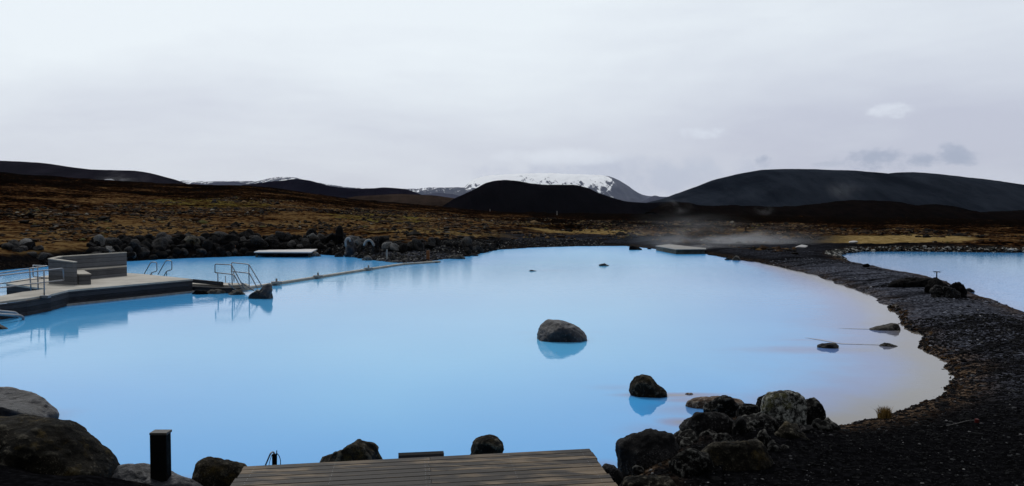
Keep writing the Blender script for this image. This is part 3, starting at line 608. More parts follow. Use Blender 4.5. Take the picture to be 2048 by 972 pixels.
# rock bank behind the left pool: every boulder its own object, sharing a few meshes
variants = [rock_mesh(100+i, 3, .72+.05*(i % 4)) for i in range(9)]
random.seed(11)
def place_rock(px, py_shore, back, size, mat, label, group=None, name='rock', tall=1.0, up=0.0):
    p = P(px, py_shore); dirv = Vector((p.x, p.y, 0)).normalized(); q = p + dirv*back
    me = random.choice(variants); key = (me.name, mat)
    if key not in VM:
        c = me.copy(); c.materials.clear(); c.materials.append(M[mat]); VM[key] = c
    o = bpy.data.objects.new(name, VM[key]); C.objects.link(o)
    o.location = (q.x, q.y, gz(q.x, q.y) + size*(.12+up)*tall); o.scale = (size*random.uniform(.85,1.35), size*random.uniform(.8,1.2), size*tall*random.uniform(.8,1.35))
    o.rotation_euler = (random.uniform(-.8,.8), random.uniform(-.8,.8), random.uniform(0,6.28)); return tag(o, label, 'rock', group)
VM = {}
shore = lambda u: float(np.interp(u, [p[0] for p in W1px[:30]], [p[1] for p in W1px[:30]]))
GB = 'lava rocks of the bank behind the left pool'
LB = 'blackish lava rock heaped in the bank behind the left pool'
u = 188
while u < 1010:
    fade = 1 if u < 760 else max(.55, 1-(u-760)/500)
    for back, s in ((.4, .36), (1.5, .48), (2.6, .5), (3.6, .5)):
        if 660 < u < 930 and back < 3: continue
        if 505 < u < 650 and back < 1: continue
        zone = [z for z in ((290,'behind the corner bench'),(350,'behind the two grab rails'),(430,'right of the grab rails'),(505,'around the rusty post'),(650,'behind the white landing'),(740,'behind the left fountain column'),(800,'behind the right fountain column'),(900,'behind the stony spit'),(1100,'near its right end')) if u < z[0]][0][1]
        row = 'atop the rock bank ' if back > 3 else 'just below the top of the bank ' if back > 2 else 'halfway up the bank ' if back > 1 else 'at the foot of the bank '
        mt = random.choice(['lava','lava','lava','lava_grey']); cl_ = 'greyish lava rock ' if mt == 'lava_grey' else 'blackish lava rock '
        place_rock(u+random.uniform(-6,6), shore(u), back+random.uniform(-.4,.4)+(2.2 if 660 < u < 900 else 0), s*random.uniform(.7,1.45)*fade, mt, cl_+row+zone, GB, up=.25 if back > 3 else 0)
    u += 11.5
for k in range(14):
    place_rock(10+k*7.5+random.uniform(-3,3), 531+random.uniform(0,4), random.uniform(.6,2.6), random.uniform(.3,.6), random.choice(['lava','lava_grey']), ('dark lava rock at the frame edge, in the heap beyond the handrails' if k < 5 else 'dark lava rock in the middle of the heap beyond the handrails' if k < 10 else 'dark lava rock at the bench end of the heap beyond the handrails'), 'lava rocks at the far left behind the handrails')
place_rock(50, 529, 1.6, .6, 'pale', 'white topped rock in the heap at the far left', None)
place_rock(25, 530, 1.2, .5, 'lava_grey', 'grey rock at the far left beside the white topped one', None)
for (px, b_, s, mt, lb) in [(200,3,.7,'pale','pale rock at the left end of the bank'),(222,1.0,.6,'pale','pale streaked rock low in the bank above the bench end'),(267,1.2,.95,'lava_grey','large grey brown boulder in the bank behind the bench'),
    (265,.5,.45,'pale','whitish stone at the foot of the large grey boulder'),(322,1.4,.95,'lava_grey','broad round grey boulder in the bank above the pool handles'),(385,1.9,.9,'brown_rock','rusty brown boulder in the middle of the bank'),
    (516,1.4,.9,'lava_grey','long flat grey boulder beside the white landing'),(565,3.4,.85,'lava_grey','rounded brown grey boulder behind the white landing'),(625,3.0,.8,'pale','light grey boulder behind the right end of the white landing'),
    (709,4.6,.8,'pale','white rock behind the left fountain column'),(724,4.2,.75,'pale','pale rock between the two fountain columns'),(775,5.2,.6,'pale','small round white rock right of the fountains'),(792,5.4,.75,'pale','jagged whitish rock right of the round white one'),(835,5.6,.8,'lava_grey','grey boulder above the stony spit'),(934,5.0,.8,'lava_grey','slanted grey slab rock in the bank above the right end of the spit')]:
    place_rock(px, shore(px), b_, s*.74, mt, lb, None, name='boulder', up=.55)
R_([(671,484),(672,462),(676,454),(682,453),(686,462),(687,484)], 487, 'tall upright black rock standing above the bank', 'lava', .8, z0=.9, seed=61, sub=4)
# stones along the shore of the left pool and the spit
for (x0, x1, y, h, lb, mt) in [(668,686,513,8,'grey pointed stone at the water left of the left fountain column','lava_grey'),(700,722,513,9,'square pale grey stone between the fountain columns','pale'),(714,732,516,8,'slanting grey stone at the water edge between the fountain columns','lava_grey'),
    (724,746,520,9,'white edged stone in front of the right fountain column','pale'),(752,782,521,5,'flat white stone slab at the tip of the spit','pale'),(782,806,524,4,'flat pale stone beside the boom end','pale'),
    (618,643,512,10,'rounded grey stone under the right corner of the white landing','pale'),(545,558,512,4,'small pale stone under the white landing','pale'),(564,574,511,4,'tiny white stone under the middle of the white landing','pale'),(410,421,512,5,'small round white stone on the far shore of the left pool','white'),
    (330,350,517,5,'flat grey stone on the far shore above the pool handles','lava_grey'),(895,935,517,9,'long grey boulder at the right end of the stony spit','ledge'),(936,958,511,5,'grey stone at the water right of the spit','lava_grey'),(845,880,525,4,'flat stone at the water edge below the rusty post','ledge')]:
    R_([(x0,y-1),(x0+(x1-x0)*.2,y-h*.7),(x0+(x1-x0)*.5,y-h),(x0+(x1-x0)*.8,y-h*.75),(x1,y-1)], y+1, lb, mt, .6, seed=int(x0), sub=4, name='stone')
M_w = M['pale']
# pale stones along far shore of the right lagoon and on the far gravel
for k, (px, py) in enumerate([(1602,491.5),(1709,486),(1589,483),(1573,494)]):
    s = (.42,.35,.2,.2)[k]; q = P(px, py, .6)
    o = bpy.data.objects.new('stone', None); bpy.data.objects.remove(o)
    me = variants[k].copy(); me.materials.append(M['white'] if k < 2 else M['pale'])
    o = bpy.data.objects.new('stone', me); C.objects.link(o); o.location = (q.x, q.y, gz(q.x, q.y)+s*.3); o.scale = (s*1.6, s, s*.6)
    tag(o, ('larger white stone on the gravel right of the steam','white stone on the gravel above the tip of the right lagoon','small pale stone on the gravel inside the steam','small pale stone on the gravel nearest the landing stage')[k], 'stone')
for k, pp in enumerate([[(1672,656.3),(1700,656.6),(1740,657),(1740,658.4),(1700,657.4)], [(1608,674.6),(1640,678.5),(1685,686.6),(1762,688.8),(1762,689.9),(1683,687.9),(1636,679.6)]]):
    mesh_obj('sandbar', [P(a, b, .006) for a, b in pp], [tuple(range(len(pp)))], M['silt'])['kind'] = 'structure'
# dark mounds by the right lagoon
R_([(1850,575),(1856,560),(1866,553),(1874,552),(1884,553),(1893,562),(1898,572)], 586, 'dark lava mound under the T shaped sign', 'lava', .7, z0=.3, seed=71, rough=.22, grow=.84, name='lava_mound', cat='mound')
R_([(1890,578),(1896,566),(1905,562),(1918,562),(1928,569),(1932,578),(1934,584)], 591, 'black bushy lava mound right of the T shaped sign', 'lava', .7, z0=.3, seed=72, rough=.22, grow=.84, name='lava_mound', cat='mound')
R_([(1925,583),(1932,578),(1940,577),(1948,582)], 585, 'low grey rock at the water beside the black mound', 'lava_grey', .6, z0=0, seed=73, sub=4, name='rock')
R_([(1726,530),(1730,527),(1735,527),(1739,530)], 532, 'small dark rock on the crest of the gravel strip', 'lava', .6, z0=.35, seed=74, sub=4, name='rock')

R_([(1780,562),(1800,556),(1822,553),(1845,555),(1862,556),(1875,566)], 574, 'long low black mound left of the T shaped sign', 'lava', .5, z0=.3, seed=75, rough=.2, name='lava_mound', cat='mound')
R_([(1862,580),(1875,572),(1892,570),(1910,575),(1925,584)], 594, 'low rubble heap in front of the two black mounds', 'lava_grey', .5, z0=.3, seed=76, rough=.2, name='lava_mound', cat='mound')
# ------------------------------------------------------------------ left deck, bench, walkway
ZD = .6
def pl(lst, z=ZD): return [tuple(P(a, b, z)[:2]) for a, b in lst]
dk = thing('pool_deck', 'broad pale timber deck with dark board face between the pool and the lagoon', 'deck', (*P(250, 565, 0)[:2], 0))
def rel(o, root): o.location = -Vector(root.location); return o
deckpoly = pl([(386,558),(137,580),(100,589),(93,577.5),(12,567),(24,562),(100,550),(250,545.5),(287,548)])
rel(MB().prism(deckpoly, ZD-.07, ZD).build('decking', M['concrete'], dk), dk)
ctr = np.mean(np.array(deckpoly), 0); inn = [tuple(ctr+(np.array(p)-ctr)*.994) for p in deckpoly]
rel(MB().prism(inn, -.3, ZD-.07).build('board_face', M['face_board'], dk), dk)
led = MB(); a, b_ = Vector((*deckpoly[0], .07)), Vector((*deckpoly[1], .07)); d_ = (b_-a).normalized(); nrm = Vector((d_.y, -d_.x, 0)); nrm = nrm if nrm.y < 0 else -nrm
led.beam(a+nrm*.05, b_+d_*2.6+nrm*.05, .12, .2); rel(led.build('ledge', M['grey_wood_post'], dk), dk)

wk = thing('walkway', 'pale timber walkway running off the left edge to the deck', 'walkway', (*P(40, 600, 0)[:2], 0))
wpoly = pl([(100,589),(93,577.5),(45,583.5),(0,591.5),(-160,618),(-160,640),(0,603),(52,596.5)])
rel(MB().prism(wpoly, ZD-.08, ZD-.004).build('decking', M['concrete'], wk), wk)
ctr = np.mean(np.array(wpoly), 0)
fb = MB(); q = pl([(100,589.2),(52,597),(0,603.5),(-160,640.5)])
for i in range(3): fb.beam((*q[i], ZD-.084), (*q[i+1], ZD-.084), .06, .62)
rel(fb.build('board_face', M['face_board'], wk), wk)

bn = thing('bench', 'grey board corner bench with high back on the left deck', 'bench', (*P(170, 560, ZD)[:2], ZD))
def PY(px, Yd): return Vector(((px-CX)/F*Yd*1.0/1.0, Yd, 0))
w_ = [PY(146, 33.1), PY(95, 33.9), PY(118, 35.4), PY(248, 38.6)]
def offset(line, t):
    out = []
    for i in range(len(line)):
        dirs = []
        if i > 0: dirs.append((line[i]-line[i-1]).normalized())
        if i < len(line)-1: dirs.append((line[i+1]-line[i]).normalized())
        ns = [Vector((d.y, -d.x, 0)) for d in dirs]; n = sum(ns, Vector()).normalized(); k = 1/max(.45, n.dot(ns[0])); out.append(line[i]+n*t*k)
    return out
wi = offset(w_, .14)
tops = [.93, 1.02, 1.04, 1.06]
bk = MB()
for i in range(3):
    q4 = [w_[i], w_[i+1], wi[i+1], wi[i]]; bk.prism([p[:2] for p in q4], ZD, [ZD+tops[i], ZD+tops[i+1], ZD+tops[i+1], ZD+tops[i]])
rel(bk.build('backrest', M['bench_board'], bn), bn)
cpm = MB(); wo_ = offset(w_, -.02); wii = offset(w_, .16)
for i in range(3):
    q4 = [wo_[i], wo_[i+1], wii[i+1], wii[i]]; z = [ZD+tops[i]+.002, ZD+tops[i+1]+.002, ZD+tops[i+1]+.002, ZD+tops[i]+.002]
    cpm.prism([p[:2] for p in q4], z, [k+.04 for k in z])
rel(cpm.build('cap', M['concrete'], bn), bn)
seat_in = [wi[3], wi[2]+(wi[3]-wi[2])*.04, wi[1]+Vector((.12, .3, 0)), wi[0]]
# seat runs along the long back and turns toward the viewer at its left end
sA = wi[3]; sB = wi[2]; dl = (sA-sB).normalized(); nn_ = Vector((dl.y, -dl.x, 0))
sE = sA*(1-.5/38.6)
sp1 = [sA, sB+dl*.1, sB+dl*.1+nn_*.5+dl*.5, sE]
rel(MB().prism([p[:2] for p in sp1], ZD, ZD+.42).prism([p[:2] for p in [sB+dl*.1, wi[0]+Vector((.0,.12,0)), wi[0]+Vector((.42,.28,0)), sB+dl*.6+nn_*.5]], ZD, ZD+.40).build('seat_base', M['bench_board'], bn), bn)
sp2 = [sA, sB+dl*.1, sB+dl*.1+nn_*.54+dl*.5, sE*.999]
rel(MB().prism([p[:2] for p in sp2], ZD+.423, ZD+.47).prism([p[:2] for p in [sB+dl*.1, wi[0]+Vector((.0,.10,0)), wi[0]+Vector((.46,.24,0)), sB+dl*.6+nn_*.52]], ZD+.403, ZD+.443).build('seat', M['concrete'], bn), bn)

# handrails ------------------------------------------------------
def rail(name, label, paths, r=.024, group=None, mat='steel', plates=(), cat='handrail', partname='rail'):
    """paths: list of (part, list of (px,py,Y))"""
    first = PD(*paths[0][1][0]); t = thing(name, label, cat, (first.x, first.y, 0), group=group)
    for part, pts in paths:
        rel(MB().tube([PD(*p) for p in pts], r, 8, .08).build(part, M[mat], t, smooth=True), t)
    for p in plates:
        c = PD(*p); rel(MB().box((c.x, c.y, c.z), .3, .2, .1).build('base_plate', M['steel'], t, bevel=.01), t)
    return t
rail('handrail', 'steel handrail along the front edge of the left walkway', [
    ('top_rail', [(-60,562,26.5),(0,551,28.0),(60,544,29.5),(126,536.5,31.2),(127.5,560,31.2)]),
    ('middle_rail', [(-60,588,26.5),(0,575.5,28.0),(60,568,29.5),(127.5,560,31.2)]),
    ('post', [(88,541,28.9),(88.5,596,28.9)])], plates=[(91,593,28.85)])
rail('handrail', 'steel handrail along the back edge of the left walkway', [
    ('top_rail', [(-60,556,29.5),(0,546,31.5),(60,537,33.5),(96,532,34.0),(66,530.5,35)]),
    ('middle_rail', [(-60,576,29.5),(0,567.5,31.5),(60,559,33.5),(97,556,34)]),
    ('post', [(59,538,31.0),(62.5,584,31.0)]), ('post', [(75,535,31.6),(76.5,582,31.6)]), ('end_loop', [(66,531,34.5),(66,553,34.5),(97,556.5,34.2)])])
rail('handrail', 'thick steel handrail dipping into the lagoon at the left edge, upper of the pair', [('tube', [(-80,618,25.5),(0,622.5,26.5),(30,625,27.2),(36,629,27.3),(34,640,27.3)])], r=.045)
rail('handrail', 'thick steel handrail dipping into the lagoon at the left edge, lower of the pair', [('tube', [(-80,624,25),(0,628.5,26),(40,631,26.7),(47,635,26.8),(45,648,26.8)])], r=.045)
for k, (dx, dy) in enumerate([(0, 0), (30, -3)]):
    Yk = 39.6+k*.3; q = lambda x, y: (x+dx, y+dy, Yk)
    rail('grab_rail', ('left one of two steel grab rails behind the deck', 'right one of two steel grab rails behind the deck')[k], [
        ('tube', [q(286,552), q(302,524), q(313.5,524.5), q(314,542.5), q(303,545), q(298,555)]), ('stay', [q(303,545), q(303.5,555)])], group='grab rails behind the left deck')
st = thing('lagoon_stairs', 'low steel stairs descending into the lagoon between two railings', 'stairs', (*P(470, 578, 0)[:2], 0))
sm = MB()
for (x0, y0, x1, y1, Yk) in [(457,567,476,583,35.6),(484,566,508,581,35.9)]:
    sm.tube([PD(x0, y0, Yk), PD(x1, y1, Yk)], .035, 6)
rel(sm.build('stringer', M['steel'], st), st)
for k in range(3):
    a = PD(460+k*6, 570+k*4.5, 35.6); b_ = PD(487+k*7.5, 569+k*4.5, 35.9); rel(MB().beam(a, b_, .22, .04).build('step', M['boom'], st), st)
for paths in ([[(430,545,36.4),(430,528,36.4),(463,529.5,36),(489,578,35.4)], [(430,545,36.4),(468,549,36),(484,580,35.4)], [(435.5,546,36.4),(436,568,36.4)], [(463.5,529.5,36),(464.5,574,36)]],
              [[(463,545,36.9),(463,525,36.9),(497.5,528.5,36.6),(525,574,36)], [(466,543,36.9),(499,546.5,36.6),(515,577,36)], [(467.5,543,36.9),(468,563,36.9)], [(497.5,528.5,36.6),(498.5,574,36.6)]]):
    rg = rel(MB().tube([PD(*p) for p in paths[0]], .024, 8, .08).build('railing', M['steel'], st, smooth=True), st)
    for k, pn in enumerate(('middle_rail', 'post', 'post')):
        MB().tube([PD(*p) for p in paths[k+1]], .024, 8, .08).build(pn, M['steel'], rg, smooth=True)
jt = thing('jetty', 'low narrow jetty joining the left deck to the stairs', 'jetty', (*P(430, 572, 0)[:2], 0))
rel(MB().prism(pl([(380,567.5),(380,563.5),(492,566.5),(500,571),(440,570)], .3), .24, .3).build('decking', M['concrete'], jt), jt)
rel(MB().prism(pl([(380,570),(380,564.5),(480,568),(470,573),(440,573)], .3), -.1, .236).build('frame', M['face_board'], jt), jt)
rel(MB().beam(P(380,559,.56)+Vector((0,.25,.0)), P(445,564,.45), .15, .16).build('side_beam', M['face_board'], jt), jt)
tag(MB().tube([P(451,564,.3), P(450.5,551,.3)+Vector((0,-3.2,0))*0+Vector((0,0,0))], .02).build('peg', M['steel']), 'thin short steel peg on the low jetty between the stair railings', 'peg').data
bpy.data.objects['peg'].data.clear_geometry()
pg = MB().tube([P(451,565,.3), P(451,565,.3)+Vector((0,0,.32))], .018); me = bpy.data.objects['peg'].data
me.from_pydata([tuple(v) for v in pg.v], [], pg.f); me.update()

# boom between pool and lagoon
bo = thing('pool_divider', 'long pale floating beam dividing the left pool from the lagoon', 'beam', (*P(640, 551, 0)[:2], 0))
bp = [(478,575.5),(553,564.5),(636,552),(737,536.5),(805,526.5),(880,521.5)]
for i in range(len(bp)-1):
    a = P(*bp[i], .12); b_ = P(*bp[i+1], .12); dv = (b_-a).normalized()
    rel(MB().beam(a+dv*.06, b_-dv*.06, .26, .2).build('beam_section', M['boom'], bo, bevel=.03), bo)
for (x, y) in bp[1:4]:
    c = P(x, y, .15); rel(MB().box((c.x, c.y, .14), .5, .34, .1, .3).tube([(c.x, c.y, .18), (c.x, c.y, .34)], .05).build('joint', M['grey_wood_post'], bo), bo)

# white landing
ld = thing('landing', 'white boarded landing stage at the far side of the left pool', 'landing stage', (*P(570, 507, 0)[:2], 0))
lp = pl([(508,503.5),(533,495),(643,494),(622,504)], .45)
rel(MB().prism(lp, .37, .45).build('decking', M['white'], ld), ld)
lg = MB(); ctr = np.mean(np.array(lp), 0); lg.prism([tuple(ctr+(np.array(p)-ctr)*.95) for p in lp], .25, .366); rel(lg.build('frame', M['face_board'], ld), ld)
for p in lp: 
    c = ctr+(np.array(p)-ctr)*.93; rel(MB().box((c[0], c[1], .0), .15, .15, .48).build('leg', M['green_board'], ld), ld)
c = P(566, 504.6, .37); rel(MB().box((c.x, c.y-.06, .36), .62, .04, .13).build('plate', M['white_pipe'], ld), ld)

# fountain columns with curved pipes
for k, (pts, base, lb) in enumerate([([(688,513),(689,490),(691,478),(697,474),(704,477),(708,486),(713,498),(715,512)], 514, 'left dark stone fountain column with a white spout'),
                       ([(742,515),(743,495),(745,482),(750,474),(756,477),(758,492),(758,515)], 517, 'right slender stone fountain column with a curved white spout')]):
    o = R_(pts, base, lb, 'wet_stone' if k == 0 else 'lava_grey', .6, seed=81+k, sub=5, name='fountain_column', cat='fountain')
    Yk = o.location.y-.35
    path = [[(692,493),(691,481),(695,475.5),(699,477),(701,483)], [(728,491),(731,483),(736,480),(741,480.5),(746,486),(748,492)]][k]
    s = MB().tube([PD(a, b, Yk) for a, b in path], .09, 8, .25).build('spout', M['white_pipe'], o, smooth=True); s.location = -Vector(o.location)
R_([(712,497),(716,488),(726,486),(734,492),(732,500),(722,508)], 506, 'grey boulder held between the two fountain columns', 'lava_grey', .7, z0=.3, seed=84, sub=4)
# posts
def post(px, y0, y1, wpx, mat, label, z=0.2):
    b = P(px, y1, z); Yk = b.y; t_ = PD(px, y0, Yk); wd = wpx/F*Yk
    o = MB().prism([(b.x-wd/2, b.y-wd/2), (b.x+wd/2, b.y-wd/2), (b.x+wd/2, b.y+wd/2), (b.x-wd/2, b.y+wd/2)], -.2, t_.z).build('post', M[mat], bevel=.02)
    return tag(o, label, 'post')
post(468, 491, 507, 6, 'rust', 'rusty post on the shore left of the white landing')
post(856, 501, 516, 6, 'rust', 'orange brown post standing on the stony spit')
post(774, 499, 517, 3, 'grey_wood_post', 'thin pale grey post beside the right fountain column')

# far landing stage
fs = thing('landing', 'weathered grey landing stage in the steam on the far shore', 'landing stage', (*P(1360, 500, 0)[:2], 0))
tp = pl([(1311,491.5),(1322,490),(1338,488.3),(1412,496),(1412,498),(1352,498.5)], .44)
rel(MB().prism(tp, .38, .44).build('decking', M['grey_wood_post'], fs), fs)
ctr = np.mean(np.array(tp), 0); rel(MB().prism([tuple(ctr+(np.array(p)-ctr)*.97) for p in tp], -.2, .376).build('board_face', M['green_board'], fs), fs)
rel(MB().beam(P(1375,506,.06), P(1412,506,.06), .3, .15).build('step', M['grey_wood_post'], fs), fs)

# ------------------------------------------------------------------ near wooden deck
nd = thing('wooden_deck', 'wet brown plank deck at the bottom centre', 'deck', (-1, 7.5, 0))
A0 = P(489, 932.5, .6); B0 = P(1178, 897, .6); sdv = Vector((.125, -1, 0)).normalized()
edge_d = (B0-A0); nplank = 26; pw = .142; vs = []; fs_ = []; att = []
cutx = .515
def plank(t0, t1, k, idx):
    a = A0+edge_d*t0+sdv*(k*pw+.004); b = A0+edge_d*t1+sdv*(k*pw+.004); o_ = sdv*(pw-.008); n = len(vs)
    dz = Vector((0, 0, random.uniform(-.0015, .0015))); e = sdv*.004
    prof = [(0, -.03), (.004, 0), (pw-.012, 0), (pw-.008, -.03)]
    for (s_, z_) in prof:
        vs.append(a+sdv*s_+Vector((0,0,z_))+dz); vs.append(b+sdv*s_+Vector((0,0,z_))+dz)
    for i in range(3): fs_.append((n+2*i, n+2*i+2, n+2*i+3, n+2*i+1))
    fs_.append((n, n+1, n+7, n+6)); fs_.append((n, n+6, n+4, n+2)); fs_.append((n+1, n+3, n+5, n+7))
    att.extend([idx]*8)
random.seed(5)
for k in range(nplank):
    e1 = random.uniform(-.003,.003); 
    if k % 3 == 1:
        plank(-.002+e1, 1+e1, k, random.random())
    else:
        c_ = cutx if k % 3 else .52; plank(-.002+e1, c_-.0006, k, random.random()); plank(c_+.0006, 1+e1, k, random.random())
dko = mesh_obj('decking', vs, fs_, M['deck'], nd); rel(dko, nd); add_attr(dko, 'board', att)
bm = bmesh.new(); bm.from_mesh(dko.data); bmesh.ops.recalc_face_normals(bm, faces=bm.faces); bm.to_mesh(dko.data); bm.free()
fr = MB()
for t in (.004, .25, .5, .75, .996): fr.beam(A0+edge_d*t+Vector((0,0,-.034))+sdv*.05, A0+edge_d*t+Vector((0,0,-.034))+sdv*3.5, .05, .2)
fr.beam(A0+Vector((0,0,-.034))+sdv*.02, B0+Vector((0,0,-.034))+sdv*.02, .04, .2)
rel(fr.build('frame', M['face_board'], nd), nd)
scw = MB()
for t in (.03, .25, .505, .515, .75, .97):
    for k in range(nplank):
        for s_ in (.3, .7):
            c = A0+edge_d*(t+random.uniform(-.001,.001))+sdv*(k+s_)*pw; scw.tube([c+Vector((0,0,-.004)), c+Vector((0,0,.0015))], .0045, 6)
rel(scw.build('screws', M['steel'], nd), nd)
for t in (.05, .95):
    for k_ in (.3, 2.6):
        c = A0+edge_d*t+sdv*k_; rel(MB().box((c.x, c.y, .08), .1, .1, .58).build('leg', M['face_board'], nd), nd)
rb = MB(); a = P(796, 910, .60)+Vector((0,.03,0)); b_ = P(887, 906, .60)+Vector((0,.03,0))
rb.beam(a, b_, .12, .16); rb.beam(a+Vector((.1,.01,-.162)), a+Vector((.2,0.02,-.162)), .1, .5); rb.beam(b_-Vector((.2,-.01,.162)), b_-Vector((.1,-.01,.162)), .1, .5)
tag(rb.build('raised_board', M['face_board']), 'short dark raised board behind the far edge of the near deck', 'board')

# bollard lamp
bl = thing('bollard_lamp', 'square black bollard lamp with a flat cap on a grey boulder', 'lamp', (*P(322, 951, .50)[:2], .50))
Yb = bl.location.y; wd = 33/F*Yb
hb = PD(322, 866, Yb).z - .50
MB().box((0, 0, hb/2-.06), wd, wd*.7, hb+.1, .0).build('post', M['black_metal'], bl, bevel=.004)
MB().box((.006, 0, hb+.008), wd*1.06, wd*.8, .028, 0).build('cap', M['cap'], bl, bevel=.004)
# stake with hose
sk = thing('hose_stake', 'small dark stake with a looped hose behind the left end of the near deck', 'stake', (*P(549, 926, .5)[:2], 0)); Yk = 9.95
rel(MB().prism([(PD(545,926,Yk).x, Yk-.02), (PD(552.5,926,Yk).x, Yk-.02), (PD(552.5,926,Yk).x, Yk+.02), (PD(545,926,Yk).x, Yk+.02)], .2, PD(549,908,Yk).z).build('post', M['black_metal'], sk), sk)
rel(MB().tube([PD(553.5,901,Yk), PD(553,935,Yk)], .006, 6).build('rod', M['black_metal'], sk), sk)
rel(MB().tube([PD(529,935,Yk), PD(541,907,Yk-.05), PD(545,903.5,Yk), PD(549,906,Yk), PD(546,910,Yk)], .010, 6, .03).build('bracket', M['steel'], sk, smooth=True), sk)
rel(MB().tube([PD(553,906,Yk), PD(558,911,Yk), PD(561,920,Yk), PD(561,935,Yk)], .005, 6, .05).tube([PD(544,909,Yk), PD(540,920,Yk), PD(537,935,Yk)], .004, 6, .05).build('hose', M['black_metal'], sk, smooth=True), sk)

# T sign
ts = thing('signpost', 'small T shaped sign on the dark mound by the right lagoon', 'sign', (*P(1873, 554, .8)[:2], 0)); Yk = 44.0
rel(MB().tube([PD(1873.5,556,Yk), PD(1873.5,544,Yk)], .03, 6).build('post', M['lava'], ts), ts)
rel(MB().beam(PD(1867,542.5,Yk), PD(1880.5,543,Yk), .05, .05).build('crossbar', M['lava'], ts), ts)
# tiny far poles
for (px, y0, y1, Yk, lb) in [(190,370,379,330,'tiny pole on the left hill crest below the snow patch'),(1114,422,429,300,'tiny pale pole at the foot of the black central hill'),(980,418,424,340,'tiny pale pole at the left foot of the black central hill')]:
    b_ = PD(px, y1, Yk); tag(MB().tube([b_-Vector((0,0,1)), PD(px, y0, Yk)], .12, 6).build('pole', M['grey_wood_post']), lb, 'pole')
# rope and red marker on the near gravel
c0 = P(1882, 841, .35); c1 = P(1950, 830, .35); pts = []
for i in range(9):
    q = c0.lerp(c1, i/8); pts.append((q.x, q.y, gz(q.x, q.y)+.012))
tag(MB().tube(pts, .006, 5).build('rope', M['rope']), 'thin pale rope lying on the black gravel at the lower right', 'rope')
q = P(1954, 834, .35); zz = gz(q.x, q.y)
mk = MB().prism([(q.x+.035*math.cos(a), q.y+.035*math.sin(a)) for a in [i*math.pi/4 for i in range(8)]], zz-.02, zz+.06)
tag(mk.build('marker', M['red'], bevel=.01), 'small dark red marker at the end of the rope on the gravel', 'marker')

# ------------------------------------------------------------------ loose stuff: pebbles, shore weed, grass
def scatter(name, pos, size, mat, flat=.6, seed=0, smooth=False):
    g = np.random.RandomState(seed); bm = bmesh.new(); bmesh.ops.create_icosphere(bm, subdivisions=1, radius=1)
    v = np.array([p.co[:] for p in bm.verts]); f = np.array([[x.index for x in q.verts] for q in bm.faces]); bm.free()
    n = len(pos); nv = len(v)
    vv = v[None]*(1+g.uniform(-.35, .35, (n, nv, 1)))*g.uniform(.6, 1.3, (n, 1, 3))*np.array([1, 1, flat])*size[:,None,None]
    a = g.uniform(0, 6.28, n); c, s = np.cos(a)[:,None], np.sin(a)[:,None]
    x = vv[...,0]*c-vv[...,1]*s; y = vv[...,0]*s+vv[...,1]*c; vv = np.stack([x, y, vv[...,2]], -1)+pos[:,None,:]
    ff = f[None]+(np.arange(n)*nv)[:,None,None]
    o = np_obj(name, vv.reshape(-1, 3), ff.reshape(-1, 3), mat, smooth); tag(o, kind='stuff'); return o
def pebble_mat(name, cols):
    m, t, b = newmat(name); g = t.node('ShaderNodeNewGeometry').outputs['Random Per Island']
    col = cols[0]
    for i, cc in enumerate(cols[1:]): col = t.mix(t.ramp(g, cc[0], cc[0]+.02), col, cc[1])
    t.put(b.inputs['Base Color'], col); b.inputs['Roughness'].default_value = .8; b.inputs['Specular IOR Level'].default_value = .03; return m
gx = np.random.RandomState(3)
def land_pts(n, x0, x1, y0, y1, cond):
    x = gx.uniform(x0, x1, n); y = gx.uniform(y0, y1, n); h, d, d1, d2, u, r = terrain(x, y); k = cond(d, d1, d2, u, r, x, y) & (u < 2250) & (u > -200)
    return np.stack([x[k], y[k], h[k]], -1), r[k]
p, r = land_pts(90000, 1.2, 16, 8, 26, lambda d, d1, d2, u, r, x, y: (d > .02) & (gx.rand(len(x)) < np.clip(14/r, 0, 1)))
scatter('gravel', p, gx.lognormal(-4.35, .45, len(p))*np.clip(r/12, 1, 2), pebble_mat('gravel', [(.0025,.0025,.003), (.6,(.006,.006,.0065)), (.94,(.04,.04,.042)), (.986,(.2,.195,.19))]), seed=1)
p, r = land_pts(60000, 8, 42, 20, 66, lambda d, d1, d2, u, r, x, y: (d > .05) & (fbm(x*.12, y*.45, 77, 4) > .0))
scatter('gravel', p, gx.lognormal(-3.4, .4, len(p)), pebble_mat('ash_gravel', [(.008,.008,.010), (.5,(.035,.038,.050)), (.8,(.12,.128,.155)), (.98,(.36,.35,.34))]), seed=2, flat=.4)
p, r = land_pts(400000, 1, 42, 9, 66, lambda d, d1, d2, u, r, x, y: (d1 > -.08) & (d1 < .16+r*.004) & (u > 1450) & (r < 34) & (gx.rand(len(x)) < np.clip(20/r, .1, 1)))
scatter('shore_weed', p, gx.lognormal(-3.75, .4, len(p))*np.clip(r/18, .8, 2.2), pebble_mat('shore_weed', [(.006,.005,.004), (.5,(.022,.012,.006)), (.78,(.055,.030,.012)), (.93,(.15,.13,.11))]), seed=3, flat=.7)
p, r = land_pts(60000, -22, 10, 52, 92, lambda d, d1, d2, u, r, x, y: (d1 > -.05) & (d1 < 3.2) & (u > 640))
scatter('shore_gravel', p, gx.lognormal(-2.9, .4, len(p)), pebble_mat('shore_gravel', [(.006,.006,.006), (.5,(.02,.019,.018)), (.8,(.09,.085,.08)), (.965,(.26,.25,.23))]), seed=4, flat=.6)
p, r = land_pts(90000, 25, 100, 55, 80, lambda d, d1, d2, u, r, x, y: (d2 > -.1) & (d2 < 1.0))
